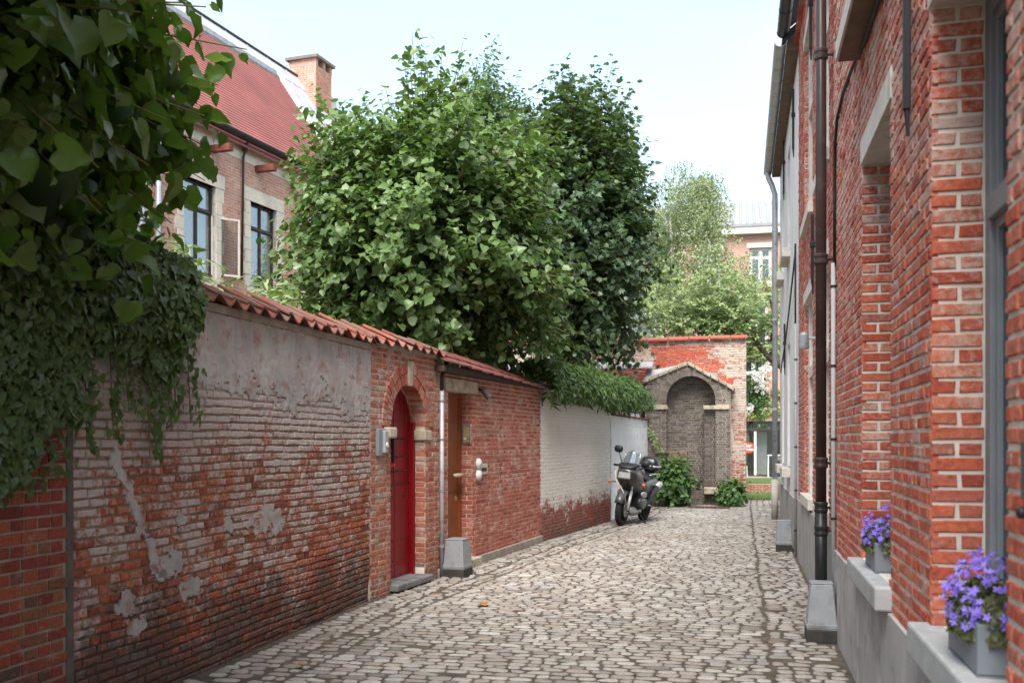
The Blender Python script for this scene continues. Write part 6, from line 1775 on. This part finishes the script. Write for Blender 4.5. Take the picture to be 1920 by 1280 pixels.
leaves(iv, 'ivy', P, T, Nn, gi.uniform(.03, .075, n), LM_ivy, parts=200, rnd=np.clip(.15 + .22 * (Y - 4.2) + .35 * np.clip(Y - 5.3, 0, 1) + .2 * gi.normal(size=n), 0, 1))
# mound on the coping
n = 2600; Y = gi.uniform(3.2, 5.85, n); X = -3.62 + gi.uniform(-.55, .12, n)
top = 2.74 + .12 * np.array([mnoise.noise(Vector((y * 2, x * 2, 5))) for x, y in zip(X, Y)]) + .14 * np.clip(5.9 - Y, 0, 1)
P = np.stack([X, Y, 2.6 + (top - 2.6) * gi.random(n) ** .4], 1)
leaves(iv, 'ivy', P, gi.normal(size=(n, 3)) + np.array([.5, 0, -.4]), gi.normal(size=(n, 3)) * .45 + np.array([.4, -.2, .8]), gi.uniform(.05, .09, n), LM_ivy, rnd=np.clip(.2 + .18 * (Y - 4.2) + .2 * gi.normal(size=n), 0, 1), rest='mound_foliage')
# separate trailing strands
for (y0, zb, w_) in ((5.50, 1.50, .05), (5.56, 1.62, .05), (5.28, 1.78, .05), (5.98, 1.72, .04), (5.80, 1.78, .05), (5.14, 1.62, .04), (4.62, 1.42, .09), (4.45, 1.35, .1), (4.28, 1.30, .1), (4.90, 1.55, .05), (5.42, 1.85, .06), (5.66, 1.70, .05)):
    m = int((2.5 - zb) / .016); z = np.linspace(2.45, zb, m); sp = np.array([mnoise.noise(Vector((q * 3, y0 * 7, 2))) for q in z]) * .05
    P = np.stack([-3.57 + gi.uniform(0, .06, m), y0 + sp + gi.normal(size=m) * w_ * .6, z], 1)
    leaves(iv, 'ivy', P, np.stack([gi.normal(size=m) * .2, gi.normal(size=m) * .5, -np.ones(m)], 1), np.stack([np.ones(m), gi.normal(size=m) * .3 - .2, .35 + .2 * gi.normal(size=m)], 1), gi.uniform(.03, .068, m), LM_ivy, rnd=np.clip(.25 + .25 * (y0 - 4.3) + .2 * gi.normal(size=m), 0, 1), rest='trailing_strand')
    mb = MB(); mb.tube([(-3.585, y0 + sp[0], 2.5), (-3.58, y0 + sp[m // 2], (2.5 + zb) / 2), (-3.57, y0 + sp[-1], zb)], .004, 4, False).build('stem', M_twig, iv)

# hedge drooping over the whitewashed wall
hd = thing('willow_leaf_hedge', tuple(WE(2.4, 2.3, 0)), 'drooping narrow-leaved hedge on top of the whitewashed wall', 'hedge')
n = 9500; gh_ = np.random.default_rng(41)
u = gh_.uniform(-.15, 7.0, n)
cvx = 1 - (np.clip((u - 2.9) / 4.3, -1, 1)) ** 4
base = np.array([WE(a, 0, 0) for a in u])
ang = gh_.uniform(-.35, 2.2, n)            # 0 = street side, pi/2 = up
rr = (.85 + .22 * gh_.random(n)) * (.9 + .18 * np.array([mnoise.noise(Vector((a * 1.8, b * 2, 1))) for a, b in zip(u, ang)]))
cz = 2.42
no = np.array(WE.n)
off_n = -.10 + np.cos(ang) * rr * .50; dz = np.sin(ang) * rr * .52 * (.75 + .25 * cvx)
P = base + no[None] * off_n[:, None]; P[:, 2] = cz + dz
out_ = no[None] * np.cos(ang)[:, None] + np.array([0, 0, 1])[None] * np.sin(ang)[:, None]
keep = gh_.random(n) < np.clip(cvx * 1.2, 0, 1)
T = out_ * .5 + np.array([0, 0, -.7]) + .75 * gh_.normal(size=(n, 3)); Nn = out_ + np.array([0, 0, .35]) + .35 * gh_.normal(size=(n, 3))
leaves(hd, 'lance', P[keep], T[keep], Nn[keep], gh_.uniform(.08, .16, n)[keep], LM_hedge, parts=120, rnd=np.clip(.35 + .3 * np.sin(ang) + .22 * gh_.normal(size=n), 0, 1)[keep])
P_out, T_out, N_out = P, T, Nn
n = 2200; u = gh_.uniform(0, 6.6, n); P = np.array([WE(a, 2.42 + gh_.uniform(-.2, .42), gh_.uniform(-.5, .2)) for a in u])
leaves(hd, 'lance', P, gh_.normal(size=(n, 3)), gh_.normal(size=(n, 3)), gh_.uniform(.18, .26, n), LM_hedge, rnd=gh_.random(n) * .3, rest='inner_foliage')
kk = keep & (gh_.random(n0 := len(keep)) < .28)
leaves(hd, 'oval', P_out[kk] + gh_.normal(size=(kk.sum(), 3)) * .03, T_out[kk], N_out[kk], gh_.uniform(.06, .11, int(kk.sum())), LM_hedge, rnd=np.clip(.6 + .25 * gh_.normal(size=int(kk.sum())), 0, 1), rest='broad_foliage')
MB().tube([WE(.0, 2.45, -.1), WE(2.2, 2.5, -.1), WE(4.4, 2.48, -.1), WE(6.5, 2.45, -.1)], .03, 6).build('stem', M_bark, hd)

# pale shrubs behind the old wall
for i, (x, y, h, r, lb) in enumerate(((-4.35, 6.6, 2.92, .42, 'pale feathery shrub above the coping beside the ivy'), (-4.7, 7.7, 3.08, .6, 'pale feathery shrub below the open casement window'), (-4.7, 9.0, 3.02, .55, 'pale low shrub just left of the linden foliage'))):
    sh = thing('garden_shrub', (x, y, 0), lb, 'shrub', 'pale shrubs behind the wall')
    P, T, Nn, be = crown((x, y, h - .35), (r, r * 1.25, .55), 150, 9, 50 + i, inner=.4, up=.8, lump=.35, spread=.3)
    leaves(sh, 'lance', P, T, Nn, g1.uniform(.08, .17, len(P)), LM_shrub)
    mb = MB()
    for k in range(7): mb.tube([(x, y, -.05), (x + rng.uniform(-.2, .2), y + rng.uniform(-.3, .3), h - .3)], [.02, .008], 5, False)
    mb.build('stem', M_bark, sh)

# bushes by the niche
def bush(x, y, r, h, label, seed, leaf='heart', size=(.07, .12), nsh=170, mat=LM_bush, parts=40):
    b_ = thing('leafy_bush', (x, y, 0), label, 'bush')
    P, T, Nn, be = crown((x, y, h * .48), (r, r * .85, h * .52), nsh, 8, seed, inner=.4, up=.35, lump=.3, spread=.25)
    P[:, 2] = np.maximum(P[:, 2], .03)
    leaves(b_, leaf, P, T, Nn, g1.uniform(size[0], size[1], len(P)), mat, parts=parts)
    mb = MB()
    for k in range(8): mb.tube([(x, y, -.03), (x + rng.uniform(-.6, .6) * r, y + rng.uniform(-.4, .4) * r, h * .7)], [.012, .005], 5, False)
    mb.build('stem', M_bark, b_)
    return b_
bush(-1.62, 24.35, .55, 1.25, 'large leafy bush beside the motorcycle', 61, nsh=260)
bush(-.22, 24.75, .40, .66, 'small leafy bush at the foot of the tall wall corner', 62, size=(.06, .10))
# sparse creeper leaves on the niche
cr_ = thing('niche_creeper', (-2.2, 25.1, 1.9), 'thin pale creeper on the left pier of the niche', 'creeper')
n = 60; P = np.stack([g1.uniform(-2.4, -1.7, n), np.full(n, 25.13), 1.3 + .8 * g1.random(n)], 1); P[:, 0] = -2.35 + .45 * (2.1 - P[:, 2]) + g1.normal(size=n) * .05
leaves(cr_, 'ivy', P, g1.normal(size=(n, 3)) + np.array([0, 0, -1]), g1.normal(size=(n, 3)) * .3 + np.array([0, -1, .3]), g1.uniform(.05, .09, n), LM_pale)
# climbing rose behind the wall end
rs = thing('rose_bush', (-.2, 26.4, 0), 'climbing rose with white blooms at the tall wall end', 'rose')
P, T, Nn, be = crown((.42, 26.6, 2.75), (.38, .35, .85), 170, 9, 71, inner=.3, lump=.35, spread=.25)
leaves(rs, 'oval', P, T, Nn, g1.uniform(.06, .10, len(P)), LM_bush)
for k in range(3): MB().tube([(-.25 + .05 * k, 26.4, -.05), (-.15 + .05 * k, 26.4, 1.5), (.2 + .1 * k, 26.5, 2.6)], [.018, .014, .006], 6).build('stem', M_bark, rs)
Fr = []
for i in range(5):
    V = [(0, 0, 0)]; F = []
    for lay, (r_, z_, n_) in enumerate(((.05, .012, 5), (.035, .028, 5), (.018, .036, 4))):
        for k in range(n_):
            a = 2 * math.pi * (k + .5 * lay) / n_; b0 = len(V)
            V += [(r_ * .5 * math.cos(a - .5), r_ * .5 * math.sin(a - .5), z_ * .3), (r_ * math.cos(a - .25), r_ * math.sin(a - .25), z_), (r_ * math.cos(a + .25), r_ * math.sin(a + .25), z_), (r_ * .5 * math.cos(a + .5), r_ * .5 * math.sin(a + .5), z_ * .3)]
            F.append((b0, b0 + 1, b0 + 2, b0 + 3))
    me = np_mesh('bloom', np.array(V), np.array(F), np.full(len(F), rng.random())); me.materials.append(M_rose); Fr.append(me)
for (cx, cz_, nn) in ((.46, 3.15, 26), (.62, 3.35, 16), (.20, 2.45, 10), (.52, 2.95, 14)):
    for k in range(nn):
        o = bpy.data.objects.new('bloom', Fr[k % 5]); COL.objects.link(o); o.parent = rs
        o.location = Vector((cx + rng.gauss(0, .07), 26.25 + rng.gauss(0, .04), cz_ + rng.gauss(0, .09))) - ORG[rs.name]
        o.rotation_euler = (R_(60 + rng.uniform(-30, 30)), 0, rng.uniform(-.6, .6)); o.scale = (1.1, 1.1, 1.1)

# birch
bt_ = tree('birch_tree', (-2.4, 33.2, 0), 'weeping silver birch with white trunk beyond the tall wall')
trunk(bt_, (-2.45, 33.2, -.05), (-2.2, 33.2, 9.0), .14, .03, M_birchbark, [(.55, (-1.4, 33.0, 7.9), .05), (.6, (-3.2, 33.3, 7.6), .045), (.7, (-1.3, 33.4, 9.2), .04), (.75, (-2.8, 33.2, 8.8), .035), (.85, (-1.8, 33.2, 10.2), .03)])
Pb, Tb, Nb = [], [], []
gb = np.random.default_rng(81)
tips = []
for i in range(60):
    h = gb.random() ** 1.1
    zt = 6.6 + 4.4 * h; wmax = 2.15 * (1 - max(0, (zt - 7.4) / 4.0)) ** .8 + .15
    cx = -1.55 - .25 * (1 - h); x = cx + gb.uniform(-1, 1) * wmax; y = 33.2 + gb.uniform(-1, 1) * wmax * .8
    tips.append((x, y, zt - .35 * abs(x - cx)))
for i in range(2100):
    x, y, zt = tips[i % len(tips)]
    x += gb.normal() * .27; y += gb.normal() * .3; zt -= abs(gb.normal()) * .25
    L = gb.uniform(.3, 1.5) if i % 5 else gb.uniform(1.2, 2.3); m = int(L / .045)
    z = zt - np.arange(m) * .045
    Pb.append(np.stack([x + .10 * np.sin(np.arange(m) * .3 + i) + gb.normal(size=m) * .035, y + gb.normal(size=m) * .05, z], 1))
Pb = np.concatenate(Pb); n = len(Pb)
leaves(bt_, 'tiny', Pb, gb.normal(size=(n, 3)) * .6 + np.array([0, 0, -1]), gb.normal(size=(n, 3)) + np.array([0, -.5, .3]), gb.uniform(.055, .10, n), LM_birch)
# pale ash/robinia with a curved limb
ra = tree('robinia_tree', (2.2, 30.5, 0), 'pale feathery robinia with curved dark limb behind the white downpipe')
trunk(ra, (2.2, 30.5, -.05), (1.9, 30.5, 3.1), .16, .12, M_bark, [])
MB().tube([(1.9, 30.5, 3.0), (1.3, 30.5, 3.7), (.85, 30.4, 4.0), (.45, 30.3, 4.45), (.1, 30.2, 5.3), (-.4, 30.2, 6.0)], [.13, .12, .10, .08, .055, .02], 8).build('limb', M_bark, ra, smooth=True)
MB().tube([(.45, 30.3, 4.45), (-.5, 30.1, 4.9), (-1.4, 30.0, 5.2)], [.06, .04, .015], 7).build('limb', M_bark, ra, smooth=True)
MB().tube([(.85, 30.4, 4.0), (.9, 30.2, 5.4), (.6, 30.1, 6.6)], [.06, .04, .015], 7).build('limb', M_bark, ra, smooth=True)
Pr, Tr, Nr = [], [], []
for i in range(1100):
    a = gb.uniform(0, 6.28); x = -.75 + gb.normal() * 1.1; z = 5.2 + gb.normal() * .8 - .12 * abs(x + .7); y = 30.4 + gb.uniform(-1.1, 1.1)
    if x > 1.3 or z < 3.9: continue
    d = norm(np.array([math.cos(a), math.sin(a) * .7, gb.uniform(-.5, .25)])); L = gb.uniform(.25, .55); side = norm(np.cross(d, [0, 0, 1]))
    for k in range(9):
        q = np.array([x, y, z]) + d * L * k / 9 + np.array([0, 0, -.12 * (k / 9) ** 2])
        for s_ in (-1, 1):
            Pr.append(q); Tr.append(side * s_ + d * .3 + gb.normal(size=3) * .2 + np.array([0, 0, -.25])); Nr.append(np.array([0, -.3, 1]) + gb.normal(size=3) * .4)
Pr = np.array(Pr); leaves(ra, 'tiny', Pr, np.array(Tr), np.array(Nr), gb.uniform(.08, .14, len(Pr)), LM_pale)
# yellow creeper on the café building
yc = thing('yellow_creeper', (0, 45.3, 5), 'yellow-green creeper spreading over the far brick facade', 'creeper')
n = 9000; X = gb.uniform(-3.5, 2.2, n); Z = gb.uniform(2.6, 9.4, n)
msk = np.array([mnoise.fractal(Vector((x * .55, z * .75, 2)), 1, 2, 4) for x, z in zip(X, Z)]) + np.exp(-((Z - 5.6) / .35) ** 2) * .5 + np.exp(-((Z - 2.85) / .15) ** 2) * .4
k = msk > .22
inw = np.zeros(n, bool)
for a, b, c, d in fw: inw |= (X > a - .05) & (X < b + .05) & (Z > c) & (Z < d)
k &= ~inw
P = np.stack([X, 45.4 - .05 - .08 * gb.random(n), Z], 1)[k]; m = len(P)
leaves(yc, 'ivy', P, gb.normal(size=(m, 3)) * .5 + np.array([0, 0, -1]), gb.normal(size=(m, 3)) * .35 + np.array([0, -1, .3]), gb.uniform(.10, .18, m), LM_yellow)

# fallen leaves and moss
M_fallen = leaf_mat('fallen_leaf', [(.42, .18, .04), (.50, .24, .05), (.34, .13, .04)], .7, .1)
for i, ((x, y), s_, lb) in enumerate((((-2.45, 9.35), .12, 'orange fallen leaf lying on the cobbles before the red door'), ((-3.05, 9.75), .06, 'tiny reddish leaf near the red door step'), ((-3.0, 6.5), .07, 'orange leaf on the cobbles by the old wall foot'))):
    V0, F0 = TPL['heart']; me = np_mesh('fallen_leaf', V0 * s_ * np.array([1, 1, .6]) + np.array([0, 0, .035]), F0, np.full(len(F0), .3 * i))
    o = link_mesh('fallen_leaf', me, M_fallen, None, (x, y, 0)); o.rotation_euler = (0, 0, rng.uniform(0, 6)); tag(o, lb, 'leaf', 'fallen leaves')
ms = thing('joint_weeds', (0, 12, 0), 'tiny weeds and moss tufts growing in the cobble joints', 'weeds'); ms['kind'] = 'stuff'
n = 1500; cl = [(gb.uniform(-.1, .7), gb.uniform(6.5, 15)) for _ in range(45)] + [(XL(y) + gb.uniform(.02, .5), y) for y in gb.uniform(6, 18, 30)] + [(gb.uniform(-2.4, -.2), gb.uniform(6.5, 12)) for _ in range(15)]
ci = gb.integers(0, len(cl), n); c_ = np.array(cl)[ci]
P = np.stack([c_[:, 0] + gb.normal(size=n) * .035, c_[:, 1] + gb.normal(size=n) * .05, np.full(n, -.02)], 1)
leaves(ms, 'oval', P, np.stack([gb.normal(size=n), gb.normal(size=n), .9 + 0 * P[:, 0]], 1), np.stack([gb.normal(size=n) * .5, gb.normal(size=n) * .5, np.ones(n)], 1), gb.uniform(.02, .05, n), leaf_mat('weed_leaf', [(.05, .08, .02), (.09, .12, .03)], .6, .2), rest='tufts')
